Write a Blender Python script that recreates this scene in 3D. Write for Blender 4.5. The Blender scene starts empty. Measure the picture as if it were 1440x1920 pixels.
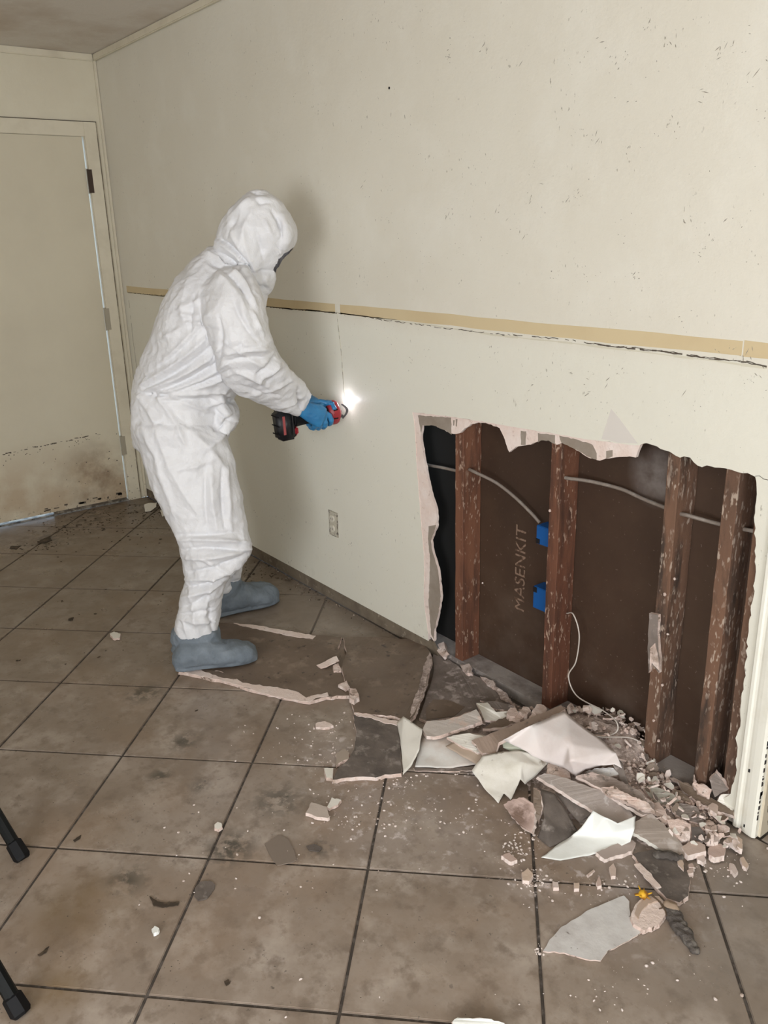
import bpy, bmesh, math, random
import numpy as np
from mathutils import Vector, Matrix, noise
from mathutils.geometry import tessellate_polygon
random.seed(7)
S = bpy.context.scene
COL = S.collection

# ------------------------------------------------------------------ camera
FPX = 1581.4475
CAM = np.array([4.8891, -1.8464, 1.5181])
YAW, PITCH, ROLL = .9246, .3199, -.0259
fw = np.array([-math.sin(YAW)*math.cos(PITCH), math.cos(YAW)*math.cos(PITCH), -math.sin(PITCH)])
rt = np.cross(fw, [0, 0, 1]); rt /= np.linalg.norm(rt); up = np.cross(rt, fw)
c_, s_ = math.cos(ROLL), math.sin(ROLL)
rt, up = c_*rt+s_*up, -s_*rt+c_*up
cd = bpy.data.cameras.new('camera'); cam = bpy.data.objects.new('camera', cd); COL.objects.link(cam)
cd.sensor_fit = 'VERTICAL'; cd.sensor_height = 36; cd.lens = FPX/1920*36; cd.clip_start = .05; cd.clip_end = 60
cam.matrix_world = Matrix(((rt[0], up[0], -fw[0], CAM[0]), (rt[1], up[1], -fw[1], CAM[1]), (rt[2], up[2], -fw[2], CAM[2]), (0, 0, 0, 1)))
S.camera = cam

# ------------------------------------------------------------------ world, lights, exposure
w = bpy.data.worlds.new('world'); S.world = w; w.use_nodes = True
bg = w.node_tree.nodes['Background']; bg.inputs[0].default_value = (.62, .80, 1, 1); bg.inputs[1].default_value = 3.0
def area(name, loc, target, sx, sy, power, col):
    l = bpy.data.lights.new(name, 'AREA'); l.shape = 'RECTANGLE'; l.size = sx; l.size_y = sy; l.energy = power; l.color = col
    o = bpy.data.objects.new(name, l); COL.objects.link(o); o.location = loc
    o.rotation_euler = (Vector(target)-Vector(loc)).to_track_quat('-Z', 'Y').to_euler(); return o
area('daylight_window_front', (7.12, -2.55, 1.45), (0, -2.55, 1.45), 1.7, 1.3, 60, (.98, .985, 1))
area('daylight_window_back', (5.35, -4.12, 1.3), (4.7, 0, 1.3), 1.5, 1.3, 86, (.98, .985, 1))
S.view_settings.view_transform = 'Standard'; S.view_settings.look = 'None'
S.view_settings.exposure = -0.09; S.view_settings.gamma = 1; S.view_settings.use_curve_mapping = False

# ------------------------------------------------------------------ picture point -> real plane
def hit(u, v, n, d):
    r = fw + rt*((u-720)/FPX) - up*((v-960)/FPX)
    n = np.array(n, float)
    return Vector(CAM + r*((d-n@CAM)/(n@r)))
def FL(u, v, z=0.): return hit(u, v, (0, 0, 1), z)
def WL(u, v, y=0.): return hit(u, v, (0, 1, 0), y)
def LW(u, v, x=0.): return hit(u, v, (1, 0, 0), x)
E1 = np.array([math.cos(YAW), math.sin(YAW), 0]); DD = np.array([-math.sin(YAW), math.cos(YAW), 0])
DP0 = DD@np.array(FL(400, 1250))
def PP(u, v, d=0.): return hit(u, v, DD, DP0+d)
def pix(P):
    q = np.asarray(P)-CAM; z = q@fw
    return 720+FPX*(q@rt)/z, 960-FPX*(q@up)/z

# ------------------------------------------------------------------ materials
def M(name, col, rough=.7, layers=(), bump=None, metal=0, spec=.5, emit=None, stretch=None, rvar=None):
    """layers: (colour, scale, lo, hi[, (centre, r0, r1)][, stretch]) mixed over by noise; masks are places of dust or dirt"""
    m = bpy.data.materials.new(name); m.use_nodes = True; nt = m.node_tree; N, Lk = nt.nodes, nt.links
    b = N['Principled BSDF']; b.inputs['Roughness'].default_value = rough; b.inputs['Metallic'].default_value = metal
    b.inputs['Specular IOR Level'].default_value = spec
    g = N.new('ShaderNodeNewGeometry').outputs['Position']
    def mapped(st):
        if not st: return g
        mp = N.new('ShaderNodeMapping'); Lk.new(g, mp.inputs[0]); mp.inputs['Scale'].default_value = st; return mp.outputs[0]
    base = mapped(stretch)
    def nz(scale, detail=6, src=None, rough_=.6):
        n = N.new('ShaderNodeTexNoise'); Lk.new(src or base, n.inputs['Vector']); n.inputs['Scale'].default_value = scale
        n.inputs['Detail'].default_value = detail; n.inputs['Roughness'].default_value = rough_; return n.outputs[0]
    def mr(src, lo, hi, a=0, z=1):
        r = N.new('ShaderNodeMapRange'); Lk.new(src, r.inputs[0]); r.inputs[1].default_value = lo; r.inputs[2].default_value = hi
        r.inputs[3].default_value = a; r.inputs[4].default_value = z; return r.outputs[0]
    def mul(a, c):
        t = N.new('ShaderNodeMath'); t.operation = 'MULTIPLY'; Lk.new(a, t.inputs[0])
        if isinstance(c, (int, float)): t.inputs[1].default_value = c
        else: Lk.new(c, t.inputs[1])
        return t.outputs[0]
    cur = None
    for la in layers:
        c2, sc, lo, hi = la[:4]; mask = None; st = None; ax = None; amt = 1
        for e in la[4:]:
            if isinstance(e, dict): mask = e.get('mask'); st = e.get('stretch'); ax = e.get('axis'); amt = e.get('amt', 1); also = e.get('also')
        ex = la[4] if len(la) > 4 else {}
        f = mr(nz(sc, ex.get('detail', 6), mapped(st) if st else None), lo, hi)
        if mask:
            best = None
            for (cx, cy, cz, r0, r1) in mask:
                v = N.new('ShaderNodeVectorMath'); v.operation = 'DISTANCE'; Lk.new(g, v.inputs[0]); v.inputs[1].default_value = (cx, cy, cz)
                q = mr(v.outputs['Value'], r1, r0)
                if best is None: best = q
                else:
                    t = N.new('ShaderNodeMath'); t.operation = 'MAXIMUM'; Lk.new(best, t.inputs[0]); Lk.new(q, t.inputs[1]); best = t.outputs[0]
            f = mul(f, best)
        if ax:   # (index, full, none): fades along an axis of the world
            sp = N.new('ShaderNodeSeparateXYZ'); Lk.new(g, sp.inputs[0]); f = mul(f, mr(sp.outputs[ax[0]], ax[2], ax[1]))
        if ex.get('also'):
            f = mul(f, mr(nz(ex['also'][0], 3), ex['also'][1], ex['also'][2]))
        if amt != 1: f = mul(f, amt)
        mx = N.new('ShaderNodeMix'); mx.data_type = 'RGBA'; Lk.new(f, mx.inputs[0])
        if cur is None: mx.inputs[6].default_value = (*col, 1)
        else: Lk.new(cur, mx.inputs[6])
        mx.inputs[7].default_value = (*c2, 1); cur = mx.outputs[2]
    if cur is None: b.inputs['Base Color'].default_value = (*col, 1)
    else: Lk.new(cur, b.inputs['Base Color'])
    if rvar: Lk.new(mr(nz(rvar[0]), .35, .65, rvar[1], rvar[2]), b.inputs['Roughness'])
    if bump:
        hgt = None
        for i in range(0, len(bump), 2):
            q = mul(nz(bump[i], 5), bump[i+1])
            if hgt is None: hgt = q
            else:
                t = N.new('ShaderNodeMath'); t.operation = 'ADD'; Lk.new(hgt, t.inputs[0]); Lk.new(q, t.inputs[1]); hgt = t.outputs[0]
        bp = N.new('ShaderNodeBump'); bp.inputs['Strength'].default_value = 1; bp.inputs['Distance'].default_value = 1
        Lk.new(hgt, bp.inputs['Height']); Lk.new(bp.outputs[0], b.inputs['Normal'])
    if emit: b.inputs['Emission Color'].default_value = (*emit[0], 1); b.inputs['Emission Strength'].default_value = emit[1]
    return m
def srgb(r, g, b):
    f = lambda c: (c/255/12.92 if c/255 <= .04045 else ((c/255+.055)/1.055)**2.4)
    return (f(r), f(g), f(b))
def at(p, r0, r1): return (p[0], p[1], p[2], r0, r1)
CREAM = (.765, .73, .635)
DARKW = (.09, .075, .055)
m_wall = M('wall_paint', CREAM, .42, [
    ((.73, .69, .59), 1.3, .35, .65), ((.79, .76, .67), 3.5, .5, .75),
    ((.78, .76, .66), .4, 0, .1, {'axis': (2, 1.18, 1.22), 'amt': .8}),
    ((.50, .45, .36), 7, .6, .8, {'axis': (2, .0, .55), 'amt': .5}),
    ((.27, .24, .19), 95, .66, .72, {'also': (5, .5, .62), 'stretch': (1, 1, .45), 'detail': 2, 'amt': .8}),
    ((.12, .10, .08), 130, .69, .72, {'also': (9, .5, .6), 'detail': 2}),
    ((.25, .22, .18), 38, .68, .72, {'also': (4, .53, .62), 'detail': 3, 'amt': .6})],
    bump=(9, .0022, 38, .0010, 120, .0004))
m_wall_l = M('left_wall_paint', (.76, .705, .56), .45, [((.70, .64, .50), 2, .4, .65), ((.35, .30, .22), 6, .55, .75, {'axis': (2, 0, .5), 'amt': .6})], bump=(10, .003, 60, .0006))
m_ceil = M('ceiling_paint', (.74, .69, .63), .8, [((.62, .54, .46), 2.2, .5, .7), ((.48, .38, .29), 1.3, .5, .68, {'mask': [(.55, -.3, 2.45, .1, .8)], 'amt': .8})], bump=(60, .002))
m_door = M('door_paint', (.69, .63, .49), .4, [((.64, .58, .45), 2, .4, .7),
    ((.47, .35, .23), 3.2, .36, .56, {'axis': (2, .18, .46), 'amt': .75}),
    ((.23, .15, .09), 4.5, .42, .6, {'mask': [at((0, -.28, .18), .06, .26)], 'amt': .8}),
    ((.04, .03, .02), 60, .6, .64, {'axis': (2, .0, .07), 'detail': 2}),
    ((.05, .04, .03), 42, .70, .72, {'axis': (2, .42, .46), 'detail': 2})], bump=(6, .002))
m_trim_l = M('trim_paint', (.74, .68, .54), .4, [((.66, .60, .47), 8, .45, .7), ((.1, .08, .06), 70, .66, .7, {'axis': (2, 0, .5), 'detail': 2})], bump=(30, .0008))
m_trim = M('casing_paint', (.90, .88, .78), .35, [((.80, .76, .64), 9, .5, .75)], bump=(30, .0006))
m_jamb = M('jamb_paint', (.70, .62, .48), .45, [((.42, .36, .26), 7, .5, .7), ((.04, .03, .03), 60, .63, .66, {'axis': (2, .1, .5), 'detail': 2, 'stretch': (1, 1, .4)})])
m_band = M('bare_band', (.64, .52, .32), .8, [((.59, .46, .27), 3, .45, .7)], bump=(80, .0004))
m_crack = M('crack_dark', (.10, .08, .06), .9)  # dark brown of cracks, chipped paint and fine grit
m_filler = M('seam_filler', (.66, .62, .5), .6, bump=(60, .001))
m_base = M('bare_base_strip', (.20, .16, .115), .85, [((.13, .10, .07), 12, .4, .65), ((.34, .29, .22), 30, .6, .7)], bump=(60, .003))
dust = [at(FL(740, 1530), .05, .25), at(FL(1000, 1650), .0, .12), at(FL(640, 1420), .02, .22), at(FL(1180, 1640), .05, .3), at(FL(840, 1560), .0, .2), at(FL(920, 1440), .05, .3)]
dirt = [at(FL(190, 965), .1, .35), at(FL(90, 1010), .02, .25), at(FL(300, 950), .05, .25)]
dirt2 = [at(FL(345, 1390), .01, .07), at(FL(300, 1455), .01, .05), at(FL(375, 1475), .0, .04), at(FL(430, 1590), .02, .09), at(FL(270, 1300), .02, .09), at(FL(600, 1590), 0, .05), at(FL(240, 1650), .0, .07), at(FL(520, 1500), .0, .1)]
stain = [at(FL(150, 1700), .02, .16), at(FL(90, 1860), .02, .12)]
m_tile = M('floor_tile', (.335, .272, .22), .38, [
    ((.255, .197, .15), 3.5, .40, .60), ((.46, .39, .33), 7.5, .48, .66, {'amt': .8}), ((.19, .145, .11), 18, .52, .66, {'amt': .75}), ((.25, .19, .145), 40, .55, .68, {'amt': .6}),
    ((.30, .205, .135), 1.7, .5, .68, {'amt': .6}),
    ((.10, .08, .065), 60, .64, .70, {'also': (6, .45, .6), 'detail': 3, 'amt': .8}),
    ((.20, .13, .06), 5, .3, .6, {'mask': stain, 'amt': .8}),
    ((.035, .028, .02), 22, .47, .56, {'mask': dirt}),
    ((.07, .06, .045), 26, .43, .54, {'mask': dirt2, 'amt': .9}),
    ((.42, .36, .34), 7, .35, .65, {'mask': dust, 'amt': .5}),
    ((.72, .64, .62), 30, .57, .66, {'mask': dust, 'amt': .85}),
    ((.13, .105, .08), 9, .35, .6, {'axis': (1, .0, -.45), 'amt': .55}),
    ((.26, .225, .195), 6, .2, .5, {'mask': [at(FL(620, 1130), .1, .5), at(FL(1400, 1750), .1, .45)], 'amt': .55}),
    ((.17, .13, .09), 2, .2, .5, {'axis': (0, 1.0, 3.2), 'amt': .6})],  # last layer paints the light falloff: tiles darker toward the left wall
    bump=(5, .0012, 60, .00025), rvar=(5, .24, .5))
m_grout = M('grout', (.065, .052, .042), .9, [((.12, .10, .085), 40, .5, .6), ((.55, .5, .48), 40, .6, .66, {'mask': [at(FL(1000, 1650), .03, .35), at(FL(720, 1500), .03, .2)]}), ((.17, .14, .115), 9, .2, .4, {'mask': [at(FL(620, 1120), .15, .5)]})], bump=(150, .001))
m_grout_o = M('outside_concrete', (.6, .6, .6), .8)
m_gyp = M('pink_gypsum', (.66, .51, .44), .95, [((.80, .68, .62), 26, .48, .62), ((.42, .32, .26), 14, .55, .66), ((.22, .16, .12), 45, .6, .66)], bump=(35, .006, 110, .003))
m_gyp_o = M('gypsum_in_wall', (.78, .64, .57), .95, [((.84, .73, .67), 12, .45, .65), ((.62, .48, .42), 50, .6, .68)], bump=(70, .003))
m_paper_o = M('torn_grey_paper', (.27, .22, .175), .9, [((.33, .28, .23), 12, .4, .65)], bump=(50, .001))
m_brown = M('brown_paper_face', (.185, .135, .098), .6, [((.14, .10, .072), 5, .4, .65), ((.26, .2, .15), 14, .55, .7), ((.06, .045, .035), 30, .62, .7)], bump=(12, .002, 90, .0006), rvar=(6, .42, .7))
m_grey = M('dusty_grey_paper_face', (.23, .19, .165), .8, [((.15, .12, .10), 7, .42, .62), ((.40, .34, .31), 26, .56, .68)], bump=(30, .003))
m_dark = M('soot_grey_paper_face', (.17, .14, .12), .85, [((.10, .082, .07), 9, .4, .6), ((.30, .26, .23), 22, .56, .68)], bump=(30, .003))
m_cream = M('cream_paper_face', (.82, .785, .71), .5, [((.68, .64, .54), 8, .5, .7), ((.33, .27, .21), 26, .62, .72)], bump=(18, .002))
m_pinkpaper = M('pinkish_white_paper', (.82, .74, .71), .6, [((.70, .60, .56), 6, .5, .7), ((.8, .78, .76), 4, .5, .7)], bump=(16, .0015))
m_white = M('white_paper_face', (.86, .87, .83), .45, [((.76, .77, .72), 6, .5, .7)], bump=(16, .0015))
m_flatgrey = M('pale_grey_sheet', (.68, .66, .64), .5, [((.55, .52, .50), 14, .4, .6), ((.74, .73, .71), 5, .5, .7), ((.2, .17, .15), 60, .66, .7)], bump=(25, .0015))
m_rub = M('rubble', (.34, .265, .225), .95, [((.55, .45, .40), 30, .42, .58), ((.15, .11, .085), 14, .54, .66), ((.68, .57, .52), 70, .55, .64)], bump=(40, .006, 120, .002))
m_sill = M('dusty_sill', (.34, .305, .28), .85, [((.20, .17, .155), 8, .45, .6), ((.38, .34, .31), 40, .58, .66)], bump=(60, .0015))
m_stud = M('stud_wood', (.135, .050, .026), .8, [((.20, .085, .045), 9, .4, .65, {'stretch': (1, 1, .12)}), ((.07, .03, .018), 22, .5, .7, {'stretch': (1, 1, .15)}),
    ((.50, .36, .27), 105, .59, .65, {'stretch': (1, 1, .33), 'detail': 2, 'also': (9, .42, .55), 'amt': .75})], bump=(60, .002))
m_stud_d = M('stud_wood_weathered', (.115, .065, .042), .85, [((.19, .10, .06), 9, .4, .65, {'stretch': (1, 1, .12)}), ((.055, .035, .025), 20, .5, .66, {'stretch': (1, 1, .2)}),
    ((.50, .40, .32), 95, .57, .64, {'stretch': (1, 1, .35), 'detail': 2, 'also': (8, .40, .55), 'amt': .75})], bump=(60, .002))
m_hard = M('brown_hardboard', (.054, .027, .015), .62, [((.068, .038, .022), 3, .4, .65), ((.13, .10, .08), 6, .5, .75, {'axis': (2, 0, .5), 'amt': .5}),
    ((.42, .38, .36), 5, .42, .62, {'mask': [at(WL(1232, 890, .1), .01, .1)], 'amt': .8}), ((.20, .15, .12), 90, .69, .73, {'detail': 2, 'amt': .6}), ((.035, .018, .01), 1.4, .45, .7)], bump=(60, .0006))
m_letter = M('stencil_letters', (.23, .15, .105), .8, [((.10, .055, .033), 60, .5, .58)])
m_cable = M('grey_cable_sheath', (.22, .18, .15), .6, [((.32, .28, .24), 30, .5, .7)])
m_wire = M('thin_white_wire', (.62, .56, .5), .5)
m_bluebox = M('blue_plastic', (.005, .085, .30), .45)
m_void = M('black_plastic', (.008, .008, .01), .45)
m_suit = M('white_coverall_fabric', (.755, .755, .77), .5, [((.71, .71, .73), 6, .45, .7)], bump=(14, .004, 40, .0024, 90, .0008))
m_boot = M('blue_grey_shoe_cover_fabric', (.155, .185, .215), .75, [((.20, .235, .27), 14, .45, .65)], bump=(14, .008, 45, .0025))
m_glove = M('blue_nitrile', (.03, .20, .42), .4, [((.02, .14, .32), 12, .45, .7)], bump=(60, .0015))
m_skin = M('skin', (.45, .25, .17), .5)
m_red = M('red_plastic', (.33, .020, .030), .4, [((.26, .018, .025), 30, .5, .7)])
m_blk = M('black_rubber', (.004, .004, .005), .65, spec=.25)
m_steel = M('steel', (.12, .12, .13), .35, metal=1)
m_hinge = M('painted_hinge', (.42, .38, .30), .5, metal=.2)
m_hrust = M('rusty_hinge_leaf', (.05, .03, .02), .7)
m_led = M('led', (1, 1, 1), .3, emit=((.85, .88, 1), 40))
m_leg = M('black_powder_coated_steel', (.003, .004, .004), .5, spec=.25)
m_yel = M('yellow_petal', (.75, .42, .02), .6, [((.35, .14, .01), 40, .5, .6)])
m_fuzz = M('dusty_lint', (.10, .085, .075), 1, [((.17, .15, .13), 40, .5, .6)], bump=(80, .006))
m_twig = M('twig_brown', (.10, .065, .04), .8)
m_leafd = M('rotten_leaf', (.05, .035, .022), .9, [((.10, .07, .045), 40, .5, .6)])
m_wire_dark = M('nail_steel', (.05, .04, .04), .5, metal=.7)

# ------------------------------------------------------------------ object helpers
def link(name, me, mats, parent=None, smooth=False):
    o = bpy.data.objects.new(name, me); COL.objects.link(o)
    for m in (mats if isinstance(mats, (list, tuple)) else [mats]): me.materials.append(m)
    if parent: o.parent = parent
    if smooth:
        for p in me.polygons: p.use_smooth = True
    return o
def obj(name, bm, mats, parent=None, smooth=False):
    me = bpy.data.meshes.new(name); bm.to_mesh(me); bm.free(); return link(name, me, mats, parent, smooth)
def empty(name, loc=(0, 0, 0)):
    o = bpy.data.objects.new(name, None); COL.objects.link(o); o.location = loc; o.empty_display_size = .05; return o
def tag(o, label, cat, group=None):
    o['label'] = label; o['category'] = cat
    if group: o['group'] = group
    return o
def struct(o): o['kind'] = 'structure'; return o
def stuff(o): o['kind'] = 'stuff'; return o
def rel(pts, parent): 
    l = Vector(parent.location) if parent else Vector((0, 0, 0)); return [Vector(p)-l for p in pts]
def box(bm, lo, hi, bev=0, mat=0):
    r = bmesh.ops.create_cube(bm, size=1)['verts']
    for v in r: v.co = Vector([lo[i]+(v.co[i]+.5)*(hi[i]-lo[i]) for i in range(3)])
    fs = set(f for v in r for f in v.link_faces)
    if bev:
        es = set(e for v in r for e in v.link_edges)
        bmesh.ops.bevel(bm, geom=list(es), offset=bev, segments=2, affect='EDGES')
    for f in fs:
        if f.is_valid: f.material_index = mat
def boxo(name, lo, hi, m, parent=None, bev=0):
    bm = bmesh.new(); box(bm, lo, hi, bev)
    if parent: bmesh.ops.translate(bm, verts=bm.verts, vec=-Vector(parent.location))
    return obj(name, bm, m, parent)
def tube(bm, pts, r, n=8, cap=True, close=False, rr=None, sq=False):
    pts = [Vector(p) for p in pts]; rings = []
    prev = None
    for i, p in enumerate(pts):
        a = pts[max(i-1, 0)]; b = pts[min(i+1, len(pts)-1)]; t = (b-a).normalized()
        if prev is None:
            s = t.cross(Vector((0, 0, 1)));
            if s.length < .1: s = t.cross(Vector((1, 0, 0)))
        else: s = prev-t*prev.dot(t)
        s.normalize(); prev = s; q = t.cross(s)
        rad = rr[i] if rr else r
        rings.append([bm.verts.new(p+(s*math.cos(2*math.pi*(k+.5)/n)+q*math.sin(2*math.pi*(k+.5)/n))*rad) for k in range(n)])
    for a, b in zip(rings, rings[1:]):
        for k in range(n): bm.faces.new((a[k], a[(k+1) % n], b[(k+1) % n], b[k]))
    if cap: bm.faces.new(rings[0][::-1]); bm.faces.new(rings[-1])
    return rings
def spline(pts, n=6):
    P = [Vector(p) for p in pts]; P = [P[0]*2-P[1]]+P+[P[-1]*2-P[-2]]; out = []
    for i in range(1, len(P)-2):
        for k in range(n):
            t = k/n; a, b, c, d = P[i-1:i+3]
            out.append(.5*((2*b)+(c-a)*t+(2*a-5*b+4*c-d)*t*t+(3*b-a-3*c+d)*t**3))
    out.append(P[-2]); return out
def jag(pts, step, amp, closed=True, rnd=random):
    out = []; n = len(pts)
    for i in range(n if closed else n-1):
        a = Vector(pts[i]); b = Vector(pts[(i+1) % n]); L = (b-a).length; k = max(1, int(L/step))
        for j in range(k):
            p = a.lerp(b, j/k)
            if j or not closed or True:
                p = p+Vector([rnd.uniform(-amp, amp) for _ in range(len(p))]) if j else p
            out.append(p)
    if not closed: out.append(Vector(pts[-1]))
    return out
def slab(name, top, off, mats, parent=None, grow=0, relief=0):
    """closed plate: 'top' outline in 3-D, lower outline = top + off (grown outwards by up to grow)"""
    top = rel(top, parent); bm = bmesh.new(); off = Vector(off); c = sum(top, Vector())/len(top)
    tv = [bm.verts.new(p) for p in top]
    bv = [bm.verts.new(p+off+((p-c).normalized()*random.uniform(0, grow) if grow else Vector())) for p in top]
    for t in tessellate_polygon([top]):
        try: bm.faces.new([tv[i] for i in t])
        except ValueError: pass
        try: f = bm.faces.new([bv[i] for i in reversed(t)])
        except ValueError: pass
    n = len(top)
    for i in range(n):
        f = bm.faces.new((tv[i], bv[i], bv[(i+1) % n], tv[(i+1) % n])); f.material_index = 1 if isinstance(mats, (list, tuple)) and len(mats) > 1 else 0
    bmesh.ops.recalc_face_normals(bm, faces=bm.faces)
    return obj(name, bm, mats, parent)

# ================================================================== SETTING
H = 2.45; RX = 7.2; RY = -4.2
# floor: grout bed and one object per tile
bm = bmesh.new(); box(bm, (-.0, RY, -.06), (RX, 1.6, -.0035)); floor = struct(obj('floor', bm, m_grout))
TA, TOX, TOY, TS = .7935, .246, -.5882, .414
e_i = Vector((math.cos(TA), math.sin(TA), 0)); e_j = Vector((math.sin(TA), -math.cos(TA), 0))
def tilebm(poly):
    bm = bmesh.new(); vs = [bm.verts.new(p) for p in poly]; f = bm.faces.new(vs)
    if f.normal.z < 0: f.normal_flip()
    bmesh.ops.recalc_face_normals(bm, faces=bm.faces)
    r = bmesh.ops.extrude_face_region(bm, geom=[bm.faces[0]])
    nv = [v for v in r['geom'] if isinstance(v, bmesh.types.BMVert)]
    for v in nv: v.co.z -= .006
    bmesh.ops.recalc_face_normals(bm, faces=bm.faces)
    es = [e for e in bm.edges if all(abs(v.co.z) < 1e-6 for v in e.verts)]
    bmesh.ops.bevel(bm, geom=es, offset=.0018, segments=2, affect='EDGES'); return bm
def clip(poly, n, d):
    out = []
    for i in range(len(poly)):
        a, b = poly[i], poly[(i+1) % len(poly)]; da, db = n.dot(a)-d, n.dot(b)-d
        if da >= 0: out.append(a)
        if (da >= 0) != (db >= 0): out.append(a.lerp(b, da/(da-db)))
    return out
hs = TS/2-.0035
full = [e_i*x*hs+e_j*y*hs for x, y in ((-1, -1), (1, -1), (1, 1), (-1, 1))]
bm = tilebm(full); tme = bpy.data.meshes.new('tile'); bm.to_mesh(tme); bm.free(); tme.materials.append(m_tile)
rt_ = random.Random(3)
for i in range(-16, 26):
    for j in range(-16, 26):
        c = Vector((TOX, TOY, 0))+e_i*(i+.5)*TS+e_j*(j+.5)*TS
        poly = [c+p for p in full]
        cl = poly
        for n, d in ((Vector((1, 0, 0)), .004), (Vector((-1, 0, 0)), -RX+.004), (Vector((0, 1, 0)), RY+.004), (Vector((0, -1, 0)), .004 if True else 0)):
            cl = clip(cl, n, d)
            if len(cl) < 3: break
        if len(cl) < 3: continue
        ar = abs(sum((a.x*b.y-b.x*a.y) for a, b in zip(cl, cl[1:]+cl[:1]))/2)
        if ar < .0006: continue
        if ar > .999*(2*hs)**2:
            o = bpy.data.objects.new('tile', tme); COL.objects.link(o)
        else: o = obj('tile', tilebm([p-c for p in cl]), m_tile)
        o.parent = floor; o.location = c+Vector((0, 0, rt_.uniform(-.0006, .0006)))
        o.rotation_euler = (rt_.uniform(-.0015, .0015), rt_.uniform(-.0015, .0015), 0)
for i in range(2, 22):
    for j in range(-16, 8):
        c = Vector((TOX, TOY, 0))+e_i*(i+.5)*TS+e_j*(j+.5)*TS
        cl = [c+p for p in full]
        for n, d in ((Vector((1, 0, 0)), 4.026), (Vector((-1, 0, 0)), -4.98), (Vector((0, 1, 0)), .0045), (Vector((0, -1, 0)), -1.49)):
            cl = clip(cl, n, d)
            if len(cl) < 3: break
        if len(cl) < 3 or abs(sum((a.x*b.y-b.x*a.y) for a, b in zip(cl, cl[1:]+cl[:1]))/2) < .0006: continue
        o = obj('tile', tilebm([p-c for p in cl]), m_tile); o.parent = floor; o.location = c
struct(boxo('ceiling', (-.1, RY, H), (RX, .1, H+.06), m_ceil))
# ---- right wall with the torn opening
A_left = [(803, 1189), (795, 1128), (795, 1043), (788, 962), (781, 868), (777, 797), (773, 773)]
A_top = [(830, 779), (887, 788), (921, 793), (972, 802), (1043, 814), (1119, 826), (1194, 835)]
B_right = [(1199, 835), (1213, 831), (1232, 837), (1256, 847), (1275, 858), (1294, 858), (1308, 873), (1350, 877), (1383, 885), (1402, 887), (1416, 894), (1418, 939),
           (1414, 1000), (1417, 1043), (1415, 1090), (1411, 1128), (1405, 1161), (1402, 1194), (1397, 1259), (1390, 1315), (1388, 1362), (1379, 1384), (1383, 1400), (1380, 1452), (1370, 1488), (1352, 1500)]
CX = 3.951
def wxz(u, v): p = WL(u, v); return Vector((p.x, p.z))
ZB = .054
hole = jag([wxz(*p) for p in A_left+A_top], .02, .0015, False)+jag([wxz(*p) for p in B_right], .012, .003, False)
hole[0].y = ZB
out2 = [Vector((0, ZB))]+hole+[Vector((hole[-1].x+.004, .005)), Vector((CX, .005)), Vector((CX, 2.06)), Vector((5.0, 2.06)), Vector((5.0, .0)), Vector((RX, 0)), Vector((RX, H)), Vector((0, H))]
wall_r = slab('wall_right', [Vector((p.x, 0, p.y)) for p in out2], (0, .0127, 0), [m_wall, m_gyp_o]); struct(wall_r)
B_left = [(813, 1203), (814, 1199), (813, 1184), (821, 1151), (826, 1118), (821, 1071), (810, 1033), (807, 1014), (818, 986), (817, 958), (805, 915), (798, 882), (792, 849), (788, 821), (791, 795)]
B_top = [(803, 798), (812, 797), (832, 806), (850, 814), (862, 812), (871, 803), (885, 795), (902, 793), (920, 796), (936, 803), (946, 825), (954, 848), (962, 842), (972, 837), (990, 834), (1013, 826), (1028, 826), (1043, 834), (1052, 830),
         (1070, 838), (1086, 847), (1100, 857), (1124, 864), (1140, 860), (1161, 857), (1180, 856), (1191, 858), (1195, 846), (1200, 835)]
ring = [wxz(*p) for p in A_left+A_top+[(1199, 835)]]+jag([wxz(*p) for p in (B_left+B_top)[::-1]], .010, .002, False)
# drop duplicate joint
gy = slab('gypsum_edge', [Vector((p.x, .0018, p.y)) for p in ring], (0, .0105, 0), [m_gyp_o, m_gyp_o], wall_r)
def wpatch(name, pts, y, th, m, am=.0015, st=.01, parent=wall_r):
    return slab(name, [Vector((p.x, y, p.y)) for p in jag([wxz(*p) for p in pts], st, am)], (0, th, 0), m, parent)
for pts in ([(783, 779), (845, 783), (846, 815), (832, 806), (812, 798), (800, 798), (791, 797), (789, 812)],
            [(976, 808), (986, 809), (985, 834), (976, 834)],
            [(1008, 812), (1040, 816), (1040, 833), (1028, 826), (1013, 826), (1008, 830)],
            [(1048, 817), (1080, 824), (1110, 834), (1118, 850), (1118, 862), (1100, 856), (1085, 846), (1068, 838), (1052, 830)],
            [(1136, 846), (1148, 844), (1148, 856), (1136, 860)], [(849, 788), (852, 788), (851, 798), (849, 798)], [(854, 786), (857, 786), (856, 800), (854, 799)],
            [(803, 987), (817, 984), (816, 990), (807, 1014), (810, 1033), (821, 1071), (826, 1118), (821, 1151), (813, 1184), (813, 1199), (808, 1190), (803, 1130), (806, 1050), (802, 1010)]):
    wpatch('torn_paper', pts, .0012, .0006, m_paper_o)
wpatch('missing_paint_patch', [(1146, 766), (1162, 785), (1196, 832), (1160, 830), (1128, 823)], -.0004, .0005, M('grey_primer', (.70, .655, .60), .6), .0006)
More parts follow.
